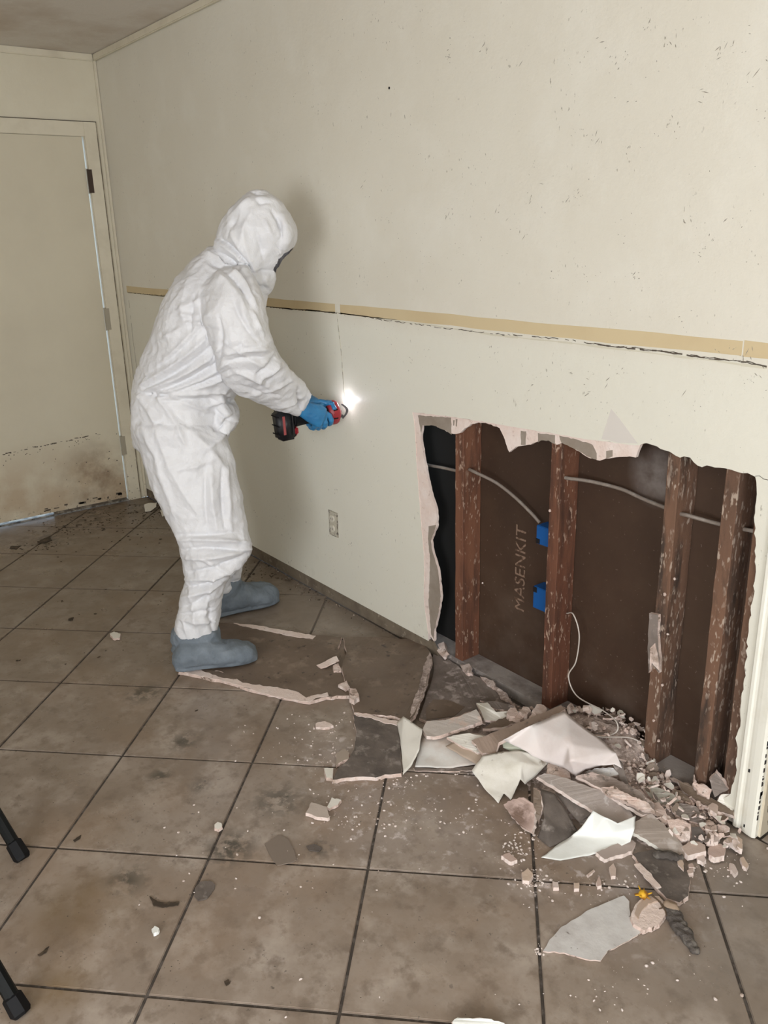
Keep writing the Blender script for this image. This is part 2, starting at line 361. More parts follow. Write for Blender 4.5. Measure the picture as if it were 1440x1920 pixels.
# bare band left by the removed chair rail, seams and cracks
zt, zb = 1.266, 1.229
for a, b in ((WL(238, 545).x, WL(628, 570).x), (WL(638, 580).x, WL(1392, 650).x), (WL(1395, 650).x, 3.95)):
    b_ = b
    n = max(2, int((b_-a)/.12)); xs = [a+(b_-a)*k/n for k in range(n+1)]
    top = [Vector((x, -.0006, zt+random.uniform(-.0015, .0015)-.004*(x > 2.9))) for x in xs]; bot = [Vector((x, -.0006, zb+random.uniform(-.0015, .0015)-.003*(x > 2.9))) for x in xs[::-1]]
    slab('bare_band', top+bot, (0, .0008, 0), m_band, wall_r)
def crack(name, pts, wid, m, y=-.0007, amp=.0015, seg=.03, gaps=0):
    P = jag([WL(*p) for p in pts], seg, amp, False)
    for i, p in enumerate(P): p.y = y
    bm = bmesh.new(); r = random.Random(len(pts))
    for a, b in zip(P, P[1:]):
        if r.random() < gaps: continue
        d = (b-a).normalized(); q = Vector((-d.z, 0, d.x))*wid*r.uniform(.3, 1)
        vs = [bm.verts.new(x) for x in (a-q, b-q, b+q, a+q)]
        ws = [bm.verts.new(x+Vector((0, .0006, 0))) for x in (a-q, b-q, b+q, a+q)]
        bm.faces.new(vs); bm.faces.new(ws[::-1])
        for k in range(4): bm.faces.new((vs[k], ws[k], ws[(k+1) % 4], vs[(k+1) % 4]))
    bmesh.ops.recalc_face_normals(bm, faces=bm.faces)
    return obj(name, bm, m, wall_r)
crack('seam_filler', [(240, 549), (520, 577), (632, 586), (830, 613), (925, 628), (1100, 647), (1300, 672), (1438, 689)], .0035, m_filler, -.0006, .001, .05)
crack('seam_crack', [(240, 549), (400, 560), (520, 578), (600, 584), (632, 588), (660, 590), (720, 600), (832, 615), (860, 618), (930, 626), (1060, 636), (1130, 647), (1200, 653), (1255, 660), (1330, 671), (1360, 674), (1400, 677), (1438, 686)], .0014, m_crack, -.0010, .002, .012, .3)
crack('seam_crack', [(1100, 643), (1135, 648), (1200, 655), (1255, 661)], .0022, m_crack, -.0011, .002, .012, .1)
crack('seam_crack', [(1255, 661), (1330, 673), (1358, 674), (1400, 679), (1438, 688)], .0018, m_crack, -.0011, .0015, .012, .05)
crack('seam_filler', [(630, 570), (633, 600), (640, 660), (646, 745)], .003, m_filler, -.0006, .001, .03)
crack('seam_crack', [(631, 585), (634, 610), (640, 660), (646, 745)], .0008, m_crack, -.0010, .0008, .012, .35)
crack('seam_crack', [(241, 556), (250, 640), (258, 700)], .0008, m_crack, -.0010, .001, .02, .3)
crack('hairline_crack', [(1416, 893), (1424, 892), (1432, 898), (1440, 900)], .0012, m_crack, -.0010, .001, .01)
bm = bmesh.new(); tube(bm, [WL(730, 165)+Vector((0, -.0015, 0)), WL(730, 165)+Vector((0, .004, 0))], .004, 10); obj('nail_hole', bm, m_void, wall_r)
r = random.Random(11)
for k in range(90):   # scratches and pits in the plaster
    u, v = r.uniform(640, 1440), r.uniform(0, 560)
    if r.random() < .25: u, v = r.uniform(700, 1440), r.uniform(640, 760)
    elif r.random() < .2: u, v = r.uniform(480, 790), r.uniform(850, 1100)
    p = WL(u, v); a = r.uniform(0, 3.14) if r.random() < .6 else r.uniform(.6, 1.1); L = .002+.011*r.random()**2
    if k == 0: bms = bmesh.new()
    for q in range(r.choice((1, 2, 3, 5, 8))):
        if q: a += r.uniform(-.7, .7); L *= r.uniform(.4, 1.1)
        c = p+Vector((r.uniform(-.02, .02), -.0006, r.uniform(-.02, .02)))*(q > 0)+Vector((0, -.0004, 0)); d = Vector((math.cos(a), 0, math.sin(a)))*L; s = Vector((-math.sin(a), 0, math.cos(a)))*r.uniform(.0005, .0013)
        if c.x > 3.9: continue
        vs = [bms.verts.new(x) for x in (c-d, c+s-d*.2, c+d, c-s+d*.1)]; bms.faces.new(vs)
bmesh.ops.recalc_face_normals(bms, faces=bms.faces)
stuff(obj('plaster_scratches', bms, M('scratch_grey', (.30, .27, .22), .9), wall_r))
# bare strip where the baseboard was
slab('bare_strip_right', [Vector((0, .003, ZB+.004)), Vector((2.72, .003, ZB+.004)), Vector((2.76, .003, .0)), Vector((0, .003, .0))], (0, .009, 0), m_base)
struct(bpy.data.objects['bare_strip_right'])
# ---- outlet without its cover
ox0, ox1 = WL(617, 956).x, WL(632, 956).x; oz0, oz1 = .312, .414
out = tag(empty('electrical_outlet', ((ox0+ox1)/2, 0, (oz0+oz1)/2)), 'uncovered dirty electrical outlet set in the wall right of the worker\'s legs', 'outlet')
boxo('outlet_box', (ox0-.003, -.0012, oz0-.004), (ox1+.003, .0, oz1+.004), M('outlet_box_dirt', (.10, .085, .07), .8, [((.45, .41, .33), 60, .45, .5)]), out)
boxo('mounting_strap', (ox0+.006, -.003, oz0), (ox1-.006, -.0012, oz1), M('strap', (.55, .51, .42), .5, [((.05, .04, .03), 90, .6, .64)]), out)
for z in (.342, .386):
    bm = bmesh.new(); P = Vector(((ox0+ox1)/2-.003, -.003, z)); tube(bm, [P, P+Vector((0, -.006, 0))], .0155, 14)
    bmesh.ops.translate(bm, verts=bm.verts, vec=-out.location); rc = obj('receptacle', bm, M('receptacle', (.66, .62, .53), .4), out)
    for dx in (-.006, .006): boxo('slot', (P.x+dx-.001, -.0096, z-.004), (P.x+dx+.001, -.0088, z+.004), m_void, out)
# ---- cavity: hardboard, studs, sill plate
YB = .098
hardboard = struct(boxo('wall_cavity_back', (2.835, YB, .0), (CX+.04, YB+.006, 1.35), m_hard)); hardboard.name = 'wall_behind_studs'
boxo('bay_dark_panel', (2.2, YB+.001, 0), (2.835, YB+.006, 1.35), M('painted_bay_darkness', (.010, .009, .008), .9), hardboard)  # near-black panel added so the left bay's darkness is painted in
boxo('sill_plate', (2.3, .014, -.003), (CX-.01, YB-.001, .035), m_sill, hardboard)
sx = [(WL(853, 1000, .013).x, .040, m_stud), (WL(1027, 1000, .013).x, .040, m_stud), (WL(1240, 1000, .013).x, .038, m_stud_d), (WL(1348, 1000, .013).x, .038, m_stud_d), (3.899, .038, m_stud_d)]
studs = []
for k, (x, wd, m) in enumerate(sx):
    bm = bmesh.new(); box(bm, (x, .0135, .0355), (x+wd, YB-.001, 1.3), 0)
    bmesh.ops.subdivide_edges(bm, edges=[e for e in bm.edges if abs(e.verts[0].co.z-e.verts[1].co.z) > .5], cuts=24)
    rr = random.Random(k)
    for v in bm.verts: v.co += Vector((rr.uniform(-.0012, .0012), rr.uniform(-.0006, .001), 0))
    es = [e for e in bm.edges if abs(e.verts[0].co.z-e.verts[1].co.z) > .01]
    bmesh.ops.bevel(bm, geom=es, offset=.0016, segments=1, affect='EDGES')
    studs.append(obj('stud', bm, m, hardboard))
# stencil on the hardboard
def letters(txt, c, hgt, parent):
    cu = bpy.data.curves.new('t', 'FONT'); cu.body = txt; cu.size = hgt; cu.extrude = .0003; cu.align_x = 'CENTER'; cu.align_y = 'CENTER'
    o = bpy.data.objects.new('t', cu); COL.objects.link(o); dg = bpy.context.evaluated_depsgraph_get(); me = bpy.data.meshes.new_from_object(o.evaluated_get(dg)); bpy.data.objects.remove(o)
    # up along -x (text climbs the board, read from below)
    me.transform(Matrix(((0, -1, 0, c.x), (0, 0, -1, c.y), (1, 0, 0, c.z), (0, 0, 0, 1))))
    return link('stencilled_lettering', me, m_letter, parent)
tc = (WL(975, 1070, YB)+WL(978, 1065, YB))/2
letters('MASENKIT', Vector((tc.x, YB-.0006, tc.z)), .066, hardboard)
# cables, boxes, wire
def cable(label, pts, r, m, n=8, name='cable', sq=None):
    bm = bmesh.new(); tube(bm, spline(pts, 8), r, n)
    if sq: pass
    return tag(obj(name, bm, m, None, True), label, 'cable')
cable('grey electric cable running into the left stud from the dark end of the cavity', [WL(770, 860, .06), WL(800, 871, .055), WL(830, 877, .055), WL(862, 884, .05)], .0055, m_cable, name='electric_cable')
cable('grey electric cable sagging from the left stud down to the upper blue box', [WL(880, 880, .035), WL(892, 886, .03), WL(930, 905, .05), WL(965, 932, .06), WL(995, 961, .065), WL(1012, 980, .07)], .0055, m_cable, name='electric_cable')
cable('long grey electric cable curving between the second and third studs', [WL(1050, 894, .04), WL(1068, 897, .036), WL(1110, 903, .06), WL(1165, 917, .075), WL(1205, 935, .07), WL(1255, 955, .06)], .0055, m_cable, name='electric_cable')
cable('short grey electric cable between the third stud and the rightmost stud', [WL(1270, 962, .04), WL(1288, 966, .034), WL(1320, 975, .05), WL(1360, 985, .06), WL(1425, 998, .06)], .0055, m_cable, name='electric_cable')
cable('thin white wire hanging from the second stud onto the rubble', [WL(1062, 1150, .07), WL(1075, 1152, .045), WL(1086, 1190, .04), WL(1080, 1240, .045), WL(1066, 1268, .04), WL(1082, 1305, .03), WL(1130, 1332, 0.0), WL(1155, 1352, -.03), WL(1156, 1372, -.04),
     FL(1130, 1381, .09), FL(1112, 1378, .11), FL(1130, 1382, .11), FL(1180, 1383, .10), FL(1203, 1395, .08), FL(1207, 1412, .06)], .0022, m_wire, 6, 'wire')
for k, (u0, v0, u1, v1, lab) in enumerate(((1006, 984, 1020, 1024, 'upper'), (1000, 1098, 1016, 1146, 'lower'))):
    a = WL(u0, v0, .045); b = WL(u1, v1, .045)
    rb = tag(empty('junction_box', ((a.x+b.x)/2, .06, b.z)), f'{lab} of the two blue plastic boxes fixed beside the second stud', 'junction box')
    x0, x1 = a.x+.0, sx[1][0]-.001
    boxo('box_body', (x0, .045, b.z), (x1, YB-.002, a.z), m_bluebox, rb, .002)
    boxo('knockout', (x0-.0, .044, (b.z if k == 0 else a.z-.022)+.002), (x0+.016, .0452, (b.z+.018 if k == 0 else a.z-.002)), m_void, rb, .0)
    boxo('nail_tab', (x1-.005, .040, a.z-.012), (x1, .0455, a.z+.004), m_bluebox, rb)
# white paint chip nails on studs
for k, (u, v, sz) in enumerate(((1029, 958, .008), (1263, 1086, .007), (1245, 1115, .009), (1250, 1190, .006), (903, 1094, .006), (1240, 1285, .008), (1224, 1352, .008), (1233, 1390, .009))):
    p = WL(u, v, .008); rr = random.Random(k); bm = bmesh.new(); r_ = bmesh.ops.create_icosphere(bm, subdivisions=1, radius=sz*.6)
    for q in bm.verts: q.co = Vector((q.co.x*rr.uniform(.6, 1.2), q.co.y*1.0, q.co.z*rr.uniform(.7, 1.3)))
    bmesh.ops.translate(bm, verts=bm.verts, vec=p+Vector((0, .0045, 0))); obj('gypsum_nail_scab', bm, m_gyp, hardboard)
# torn strips clinging to the third stud
pts = jag([(1217, 1150), (1234, 1153), (1233, 1190), (1237, 1235), (1236, 1262), (1222, 1245), (1216, 1262), (1214, 1215)], 12, 1.2)
st = slab('drywall_strip', [WL(p.x, p.y, .001) for p in pts], (0, .011, 0), [m_grey, m_gyp]); tag(st, 'narrow torn drywall strip still nailed to the front of the third stud', 'drywall piece')
slab('broken_gypsum', [WL(*p, -.0008) for p in ((1219, 1215), (1228, 1206), (1234, 1232), (1236, 1258), (1222, 1243), (1218, 1255))], (0, .0015, 0), m_gyp, st)

# ---- doorway casing at the right
csg = struct(empty('door_2', (CX, 0, 0)))
def profile(name, prof, z0, z1, m, parent):
    bm = bmesh.new(); a = [bm.verts.new((x, y, z0)) for x, y in prof]; b = [bm.verts.new((x, y, z1)) for x, y in prof]; n = len(prof)
    bm.faces.new(a); bm.faces.new(b[::-1])
    for k in range(n): bm.faces.new((a[k], a[(k+1) % n], b[(k+1) % n], b[k]))
    bmesh.ops.recalc_face_normals(bm, faces=bm.faces); return obj(name, bm, m, parent)
CW = .066
profile('casing', [(0, .001), (0, -.009), (.004, -.012), (.012, -.013), (.016, -.010), (.022, -.010), (.028, -.013), (.038, -.016), (.050, -.018), (.058, -.019), (.062, -.017), (CW, -.014), (CW, .001)], .006, 2.12, m_trim, csg)
boxo('jamb', (CX+CW-.012, .001, .004), (CX+CW+.006, .125, 2.06), m_jamb, csg)
boxo('jamb', (4.985, .0, .004), (5.0, .125, 2.06), m_jamb, csg)
boxo('head_jamb', (CX+CW-.012, .0, 2.06), (5.0, .125, 2.075), m_jamb, csg)
boxo('casing', (CX, -.016, 2.06), (5.06, -.0, 2.12), m_trim, csg)
rr = random.Random(5)
bm = bmesh.new()
for k in range(46):   # chips of missing paint on the casing's edge
    z = rr.uniform(.06, .42) if k < 34 else rr.uniform(.4, 1.0); x = CX+CW-.0005
    box(bm, (x-rr.uniform(.001, .004), -.0150, z), (x+.0006, -.0150+rr.uniform(.003, .010), z+rr.uniform(.003, .013)))
bmesh.ops.translate(bm, verts=bm.verts, vec=(-CX, 0, 0)); stuff(obj('paint_chips', bm, M('chip_dark', (.04, .03, .03), .9), csg))
for (u, v) in ((1405, 1445), (1396, 1548), (1408, 1500)):
    p = WL(u, v, -.0145); boxo('paint_chip', (p.x-.002, -.0165, p.z-.004), (p.x+.002, -.0125, p.z+.004), m_void, csg)
struct(boxo('wall_next_room', (3.5, 1.5, 0), (6.5, 1.55, H), m_wall_l))
struct(boxo('wall_next_room_left', (CX+.03, .126, 0), (CX+.045, 1.5, H), m_wall_l))
struct(boxo('ceiling_next_room', (3.5, .13, H), (6.5, 1.55, H+.05), m_ceil))
struct(boxo('wall_next_room_right', (6.0, .126, 0), (6.05, 1.5, H), m_wall_l))

# ---- left wall with door
DY0, DY1, DZ = -.115, -.965, 2.045
lw = struct(empty('wall_left', (0, 0, 0)))
bm = bmesh.new(); box(bm, (-.12, DY0+.008, 0), (0, .02, H)); box(bm, (-.12, DY1-.008, DZ+.008), (0, DY0+.008, H)); box(bm, (-.12, RY, 0), (0, DY1-.008, H)); obj('wall_surface', bm, m_wall_l, lw)
door = struct(empty('door_1', (0, (DY0+DY1)/2, 0)))
bm = bmesh.new(); box(bm, (-.030, DY1+.002, .020), (-.002, DY0-.0085, DZ), .0015); bmesh.ops.translate(bm, verts=bm.verts, vec=-Vector(door.location)); obj('door_leaf', bm, m_door, door)
cas = [('casing', (.0, DY0+.004, 0), (.012, DY0+.072, 2.12)), ('casing', (.0, DY1-.072, 0), (.012, DY1-.004, 2.12)), ('casing', (0, DY1-.004, DZ+.002), (.012, DY0+.004, 2.12)),
       ('jamb', (-.11, DY0, 0), (-.0, DY0+.008, DZ+.008)), ('jamb', (-.11, DY1-.008, 0), (-.0, DY1, DZ+.008)), ('jamb', (-.11, DY1, DZ+.001), (0, DY0, DZ+.008))]
for n, lo, hi in cas: boxo(n, lo, hi, m_trim_l, door, .002 if n == 'casing' else 0)
boxo('threshold', (-.10, DY1, -.002), (-.004, DY0, .006), M('threshold', (.30, .27, .22), .6, [((.05, .04, .03), 20, .45, .6)]), door)
hz = [(LW(170, 318).z, LW(172, 362).z), (LW(200, 578).z, LW(204, 618).z), (LW(226, 818).z, LW(232, 852).z)]
for k, (z1, z0) in enumerate(hz):
    boxo('hinge', (-.003, DY0-.008, z0), (.0135, DY0+.0185, z1), m_hrust if k == 0 else m_hinge, door)
    bm = bmesh.new(); tube(bm, [(.004, DY0-.004, z0-.004), (.004, DY0-.004, z1+.004)], .006, 10); bmesh.ops.translate(bm, verts=bm.verts, vec=-Vector(door.location)); obj('hinge_pin', bm, m_hinge, door)
boxo('casing_crack', (.0, DY0+.0705, .0), (.0128, DY0+.0745, 2.122), M('old_caulk', (.16, .13, .09), .9, [((.45, .4, .3), 14, .5, .62)]), door)
boxo('casing_crack', (.0, DY1, 2.118), (.0128, DY0+.0745, 2.122), m_crack, door)
boxo('door_light_block', (-.028, -.56, .0062), (-.006, DY0-.009, .0215), M('light_block_brown', (.10, .08, .06), .9, [((.25, .21, .16), 30, .5, .6)]), door)  # added strip, blocks light spilling under the right part of the door
# line of chipped paint across the lower door
bm = bmesh.new(); rr = random.Random(9); za, zb_ = LW(0, 853, -.002), LW(190, 812, -.002)
for k in range(70):
    t = rr.random()**.8; p = za.lerp(zb_, 1-t); L = rr.uniform(.002, .010); hh = rr.uniform(.0008, .0025); dz = rr.gauss(0, .003)-(rr.random() < .25)*rr.uniform(.01, .04)
    if dz < -.01: L *= .35
    box(bm, (-.0025, p.y-L, p.z+dz-hh), (-.0014, p.y+L, p.z+dz+hh))
for k in range(16):
    y = DY0-.02-rr.random()*.5; L = rr.uniform(.004, .02); z = .034+rr.uniform(0, .02); box(bm, (-.0025, y-L, z), (-.0014, y+L, z+rr.uniform(.003, .012)))
bmesh.ops.translate(bm, verts=bm.verts, vec=-Vector(door.location)); stuff(obj('paint_chips', bm, m_crack, door))
struct(boxo('trim_1', (.0, -.016, 0.0), (.014, -.001, H-.03), m_trim_l, None, .003))
struct(boxo('trim_2', (.0, RY+.1, H-.034), (.016, -.017, H-.001), m_trim_l, None, .004))
struct(boxo('trim_3', (.017, -.018, H-.034), (RX-.06, -.001, H-.001), m_trim_l, None, .004))
struct(boxo('floor_outside', (-3.0, -3, -.09), (-.0, 1, -.02), m_grout_o))
# ---- walls behind the camera, with the two window openings the daylight comes through
def wall_open(name, axis, at_, a0, a1, o0, o1, z0, z1):
    e = struct(empty(name, (0, 0, 0)))
    segs = [(a0, o0, 0, H), (o1, a1, 0, H), (o0, o1, 0, z0), (o0, o1, z1, H)]
    bm = bmesh.new()
    for p, q, lo, hi in segs:
        if axis == 'x': box(bm, (at_, p, lo), (at_+.1, q, hi))
        else: box(bm, (p, at_-.1, lo), (q, at_, hi))
    obj('wall_surface', bm, m_wall_l, e)
wall_open('wall_front', 'x', RX, RY, .1, -3.4, -1.7, .8, 2.1)
wall_open('wall_back', 'y', RY, 0, RX, 4.6, 6.1, .65, 1.95)

# ================================================================== WORKER
person = tag(empty('person', (2.08, -.50, 0)), 'person in white hooded coverall, blue gloves and grey shoe covers bending to cut the wall', 'person')
def loft(bm, secs, n=20):
    """secs: (left pixel, right pixel, depth, depth radius) or (centre, a-vector, b-vector)"""
    R = []
    for s in secs:
        if len(s) == 4:
            l = PP(*s[0], s[2]); r_ = PP(*s[1], s[2]); c = (l+r_)/2; a = (r_-l)/2; b = Vector(DD)*s[3]
        else: c, a, b = map(Vector, s)
        R.append((c, a, b))
    # densify with a spline so that the tube is smooth
    C = spline([x[0] for x in R], 4); A = spline([x[1] for x in R], 4); B = spline([x[2] for x in R], 4)
    rings = [[bm.verts.new(c+a*math.cos(2*math.pi*k/n)+b*math.sin(2*math.pi*k/n)) for k in range(n)] for c, a, b in zip(C, A, B)]
    for p, q in zip(rings, rings[1:]):
        for k in range(n): bm.faces.new((p[k], p[(k+1) % n], q[(k+1) % n], q[k]))
    for ring, s in ((rings[0], -1), (rings[-1], 1)):
        ce = sum((v.co for v in ring), Vector())/n; i = 0 if s < 0 else -1
        nx = (C[0]-C[1]).normalized() if s < 0 else (C[-1]-C[-2]).normalized()
        sz = min(A[i].length, B[i].length)*.35
        t = bm.verts.new(ce+nx*sz)
        mid = [bm.verts.new(ce+(v.co-ce)*.72+nx*sz*.7) for v in ring]
        for k in range(n):
            f = (ring[k], ring[(k+1) % n], mid[(k+1) % n], mid[k]); bm.faces.new(f if s > 0 else f[::-1])
            f = (mid[k], mid[(k+1) % n], t); bm.faces.new(f if s > 0 else f[::-1])
def ball(bm, c, r, mtx=None):
    vs = bmesh.ops.create_icosphere(bm, subdivisions=3, radius=1)['verts']
    r = (r, r, r) if isinstance(r, (int, float)) else r
    for v in vs:
        p = Vector((v.co.x*r[0], v.co.y*r[1], v.co.z*r[2])); v.co = (mtx@p if mtx else p)+Vector(c)
def fuse(bm, voxel, smooth=4):
    """one continuous skin around the overlapping volumes; returns vertex array and faces"""
    bmesh.ops.recalc_face_normals(bm, faces=bm.faces)
    me = bpy.data.meshes.new('t'); bm.to_mesh(me); bm.free(); o = bpy.data.objects.new('t', me); COL.objects.link(o)
    md = o.modifiers.new('r', 'REMESH'); md.mode = 'VOXEL'; md.voxel_size = voxel
    sm = o.modifiers.new('s', 'SMOOTH'); sm.factor = .5; sm.iterations = smooth
    dg = bpy.context.evaluated_depsgraph_get(); m2 = bpy.data.meshes.new_from_object(o.evaluated_get(dg)); bpy.data.objects.remove(o); return m2
def arr(me):
    a = np.empty(len(me.vertices)*3); me.vertices.foreach_get('co', a); n = np.empty(len(me.vertices)*3); me.vertices.foreach_get('normal', n)
    return a.reshape(-1, 3), n.reshape(-1, 3)
def put(me, a): me.vertices.foreach_set('co', a.ravel()); me.update()
def ridged(co, scale, st=(1, 1, 1), off=0):
    out = np.empty(len(co))
    for i, p in enumerate(co):
        q = Vector((p[0]*scale*st[0]+off, p[1]*scale*st[1], p[2]*scale*st[2]))
        out[i] = 1-2*abs(noise.noise(q+noise.noise_vector(q*.5)*.8))
    return out
bm = bmesh.new()
# torso
loft(bm, [((392, 462), (498, 548), .25, .085), ((362, 492), (494, 575), .25, .15), ((328, 532), (488, 618), .25, .195), ((303, 585), (484, 668), .24, .20), ((282, 640), (470, 712), .235, .185),
          ((262, 690), (446, 738), .23, .17), ((251, 735), (430, 762), .23, .17), ((250, 785), (428, 798), .23, .185), ((256, 830), (424, 836), .23, .18)], 28)
# belly fold of loose cloth
loft(bm, [((400, 745), (440, 758), .20, .07), ((405, 775), (447, 778), .20, .09), ((400, 800), (436, 806), .20, .08)])
# near leg, far leg
loft(bm, [((254, 790), (415, 800), .15, .12), ((262, 830), (429, 832), .145, .125), ((270, 868), (437, 864), .13, .115), ((291, 920), (449, 915), .11, .105), ((313, 962), (457, 958), .09, .10), ((331, 1000), (461, 998), .07, .095),
          ((339, 1030), (469, 1026), .06, .095), ((346, 1056), (459, 1050), .055, .09), ((349, 1084), (432, 1072), .05, .08), ((342, 1115), (421, 1102), .04, .075), ((336, 1145), (412, 1140), .035, .07), ((328, 1172), (406, 1172), .03, .068), ((329, 1184), (404, 1186), .03, .066)], 24)
loft(bm, [((262, 800), (420, 800), .31, .12), ((285, 890), (432, 890), .34, .105), ((320, 960), (440, 955), .38, .09), ((352, 1010), (450, 1005), .41, .085), ((366, 1055), (452, 1045), .44, .08), ((372, 1085), (449, 1078), .46, .07), ((378, 1100), (444, 1100), .47, .065)], 20)
# near arm
loft(bm, [((378, 540), (462, 500), .13, .085), ((382, 590), (488, 552), .07, .095), ((396, 638), (500, 608), .05, .095), ((408, 682), (512, 648), .06, .09), ((426, 716), (528, 680), .085, .085), ((458, 742), (544, 698), .14, .078), ((500, 763), (562, 714), .20, .066),
          ((540, 772), (575, 728), .27, .052), ((556, 772), (580, 738), .30, .044)], 22)
# cuff frill
loft(bm, [((548, 776), (576, 728), .285, .046), ((560, 777), (583, 739), .305, .046)])
# far arm
loft(bm, [((400, 530), (470, 500), .38, .08), ((420, 590), (490, 560), .43, .085), ((436, 650), (506, 625), .45, .08), ((455, 700), (525, 670), .45, .07), ((500, 735), (552, 708), .45, .058), ((540, 752), (572, 735), .44, .045), ((560, 756), (582, 742), .44, .036)], 18)
# hood
loft(bm, [((462, 366), (504, 361), .25, .045), ((440, 384), (520, 374), .25, .085), ((422, 412), (536, 398), .25, .105), ((408, 440), (549, 425), .25, .115), ((402, 458), (551, 452), .25, .115), ((404, 470), (530, 490), .25, .11), ((405, 478), (514, 512), .25, .10), ((402, 474), (509, 538), .25, .095), ((392, 470), (500, 550), .25, .09)], 28)
# brow of the hood that sticks out over the face, chin flap
loft(bm, [((520, 400), (541, 402), .25, .07), ((526, 425), (553, 430), .25, .085), ((522, 452), (553, 452), .25, .085), ((515, 470), (538, 475), .25, .07)])
loft(bm, [((490, 505), (514, 504), .25, .06), ((488, 522), (515, 524), .25, .07), ((480, 540), (505, 546), .25, .05)])
suit = fuse(bm, .0056, 4)
co, nr = arr(suit)
u_, v_ = pix(co)[0], pix(co)[1] if False else None
q = co-CAM; zz = q@fw; U = 720+FPX*(q@rt)/zz; V = 960-FPX*(q@up)/zz
facing = np.clip(-(nr*(q/np.linalg.norm(q, axis=1)[:, None])).sum(1)*1.6, 0, 1)
pxm = zz/FPX
disp = np.zeros(len(co))
def fold(p0, p1, wpx, h, curve=0, sharp=1.0, dep=None):
    """crease / ridge of cloth running between two points of the near side, h metres high (negative = valley)"""
    p0 = np.array(p0, float); p1 = np.array(p1, float); d = p1-p0; L = np.linalg.norm(d); d /= L; n_ = np.array([-d[1], d[0]])
    s = (U-p0[0])*d[0]+(V-p0[1])*d[1]; t = (U-p0[0])*n_[0]+(V-p0[1])*n_[1]; k = np.clip(s/L, 0, 1)
    t = t-curve*4*k*(1-k); over = np.maximum(0, np.maximum(-s, s-L))
    w_ = wpx*(.55+.45*np.sin(np.pi*k))
    f = np.exp(-(np.abs(t)/w_)**1.35)*np.exp(-(over/(wpx*1.5))**2)*(.35+.65*np.sin(np.pi*np.clip(k, .08, .92)))
    fm = facing
    if dep is not None: fm = facing*((np.abs(co@DD-DP0-dep)) < .16)
    disp[:] += 1.75*h*f*fm
ar = .07  # arm depth
# strong tension folds from the back of the waist towards the armpit
for (a, b, w_, h, c) in [((268, 722), (392, 628), 5, .010, 6), ((276, 732), (412, 655), 5, .012, 8), ((286, 738), (424, 682), 5, .011, 8), ((300, 738), (432, 702), 4, .009, 5), ((272, 712), (380, 600), 5, .007, 5),
                         ((274, 728), (402, 642), 3.5, -.010, 7), ((282, 738), (418, 670), 3.5, -.010, 8), ((292, 742), (428, 694), 3, -.009, 6), ((262, 716), (380, 612), 3, -.006, 6),
                         ((300, 745), (420, 735), 5, .009, -3), ((310, 752), (425, 752), 4, -.007, -3), ((255, 735), (330, 742), 5, -.009, 0), ((330, 745), (400, 775), 5, .008, 2), ((262, 745), (300, 800), 6, .007, 0), ((300, 748), (345, 830), 6, .007, -3),
                         ((340, 580), (380, 560), 6, .006, 0), ((350, 545), (345, 600), 7, .006, 4), ((365, 560), (360, 625), 4, -.006, 3), ((330, 590), (395, 592), 4, .005, 2), ((345, 606), (410, 612), 4, .006, -2), ((300, 640), (350, 610), 6, .005, 0),
                         ((395, 835), (440, 790), 6, .013, 3), ((404, 805), (438, 778), 4, -.012, 2), ((405, 770), (440, 792), 4, -.010, 3), ((418, 740), (440, 756), 4, -.012, 0), ((395, 760), (430, 745), 5, .012, -3)]: fold(a, b, w_, h, c)
# sleeve
for (a, b, w_, h, c) in [((412, 600), (408, 690), 4, -.008, -6), ((425, 640), (500, 640), 6, .007, 5), ((432, 662), (520, 660), 5, .010, -6), ((430, 676), (505, 672), 3.5, -.008, -4), ((440, 650), (500, 690), 5, .006, 4), ((490, 708), (528, 668), 5, .012, 4), ((483, 700), (520, 660), 3.5, -.010, 4), ((500, 716), (536, 682), 3.5, -.009, 3),
                         ((448, 700), (500, 722), 5, .010, -3), ((470, 738), (545, 712), 4, .007, 4), ((452, 722), (520, 740), 4, -.007, 2), ((510, 765), (565, 742), 4, .008, 4), ((530, 768), (566, 752), 3, -.008, 2), ((556, 728), (566, 772), 3, -.014, 3), ((450, 560), (470, 620), 5, .006, 4), ((440, 570), (480, 640), 3, -.006, 4), ((470, 580), (490, 625), 4, .007, 2)]: fold(a, b, w_, h, c, dep=.12)
# hood and neck
for (a, b, w_, h, c) in [((402, 442), (478, 516), 3.5, -.014, -8), ((404, 452), (486, 530), 5, .010, -9), ((405, 470), (470, 550), 4, -.012, -12), ((395, 478), (474, 570), 5, .010, -14), ((400, 496), (470, 580), 3.5, -.009, -12), ((390, 500), (466, 600), 5, .006, -12), ((476, 510), (512, 508), 3, -.008, 0), ((470, 402), (450, 480), 8, .007, 5), ((482, 440), (492, 480), 6, -.007, 0),
                         ((500, 430), (527, 468), 4, -.010, 4), ((510, 398), (528, 440), 3.5, -.010, -4), ((498, 418), (524, 470), 5, .009, 4), ((440, 400), (470, 372), 5, .006, 2), ((445, 412), (430, 440), 5, -.006, 2), ((478, 372), (500, 380), 5, -.008, 4), ((460, 440), (475, 500), 6, .006, 4), ((435, 430), (455, 470), 5, .006, 3), ((470, 360), (490, 366), 3, -.008, 0), ((480, 535), (506, 545), 4, -.01, 0)]: fold(a, b, w_, h, c)
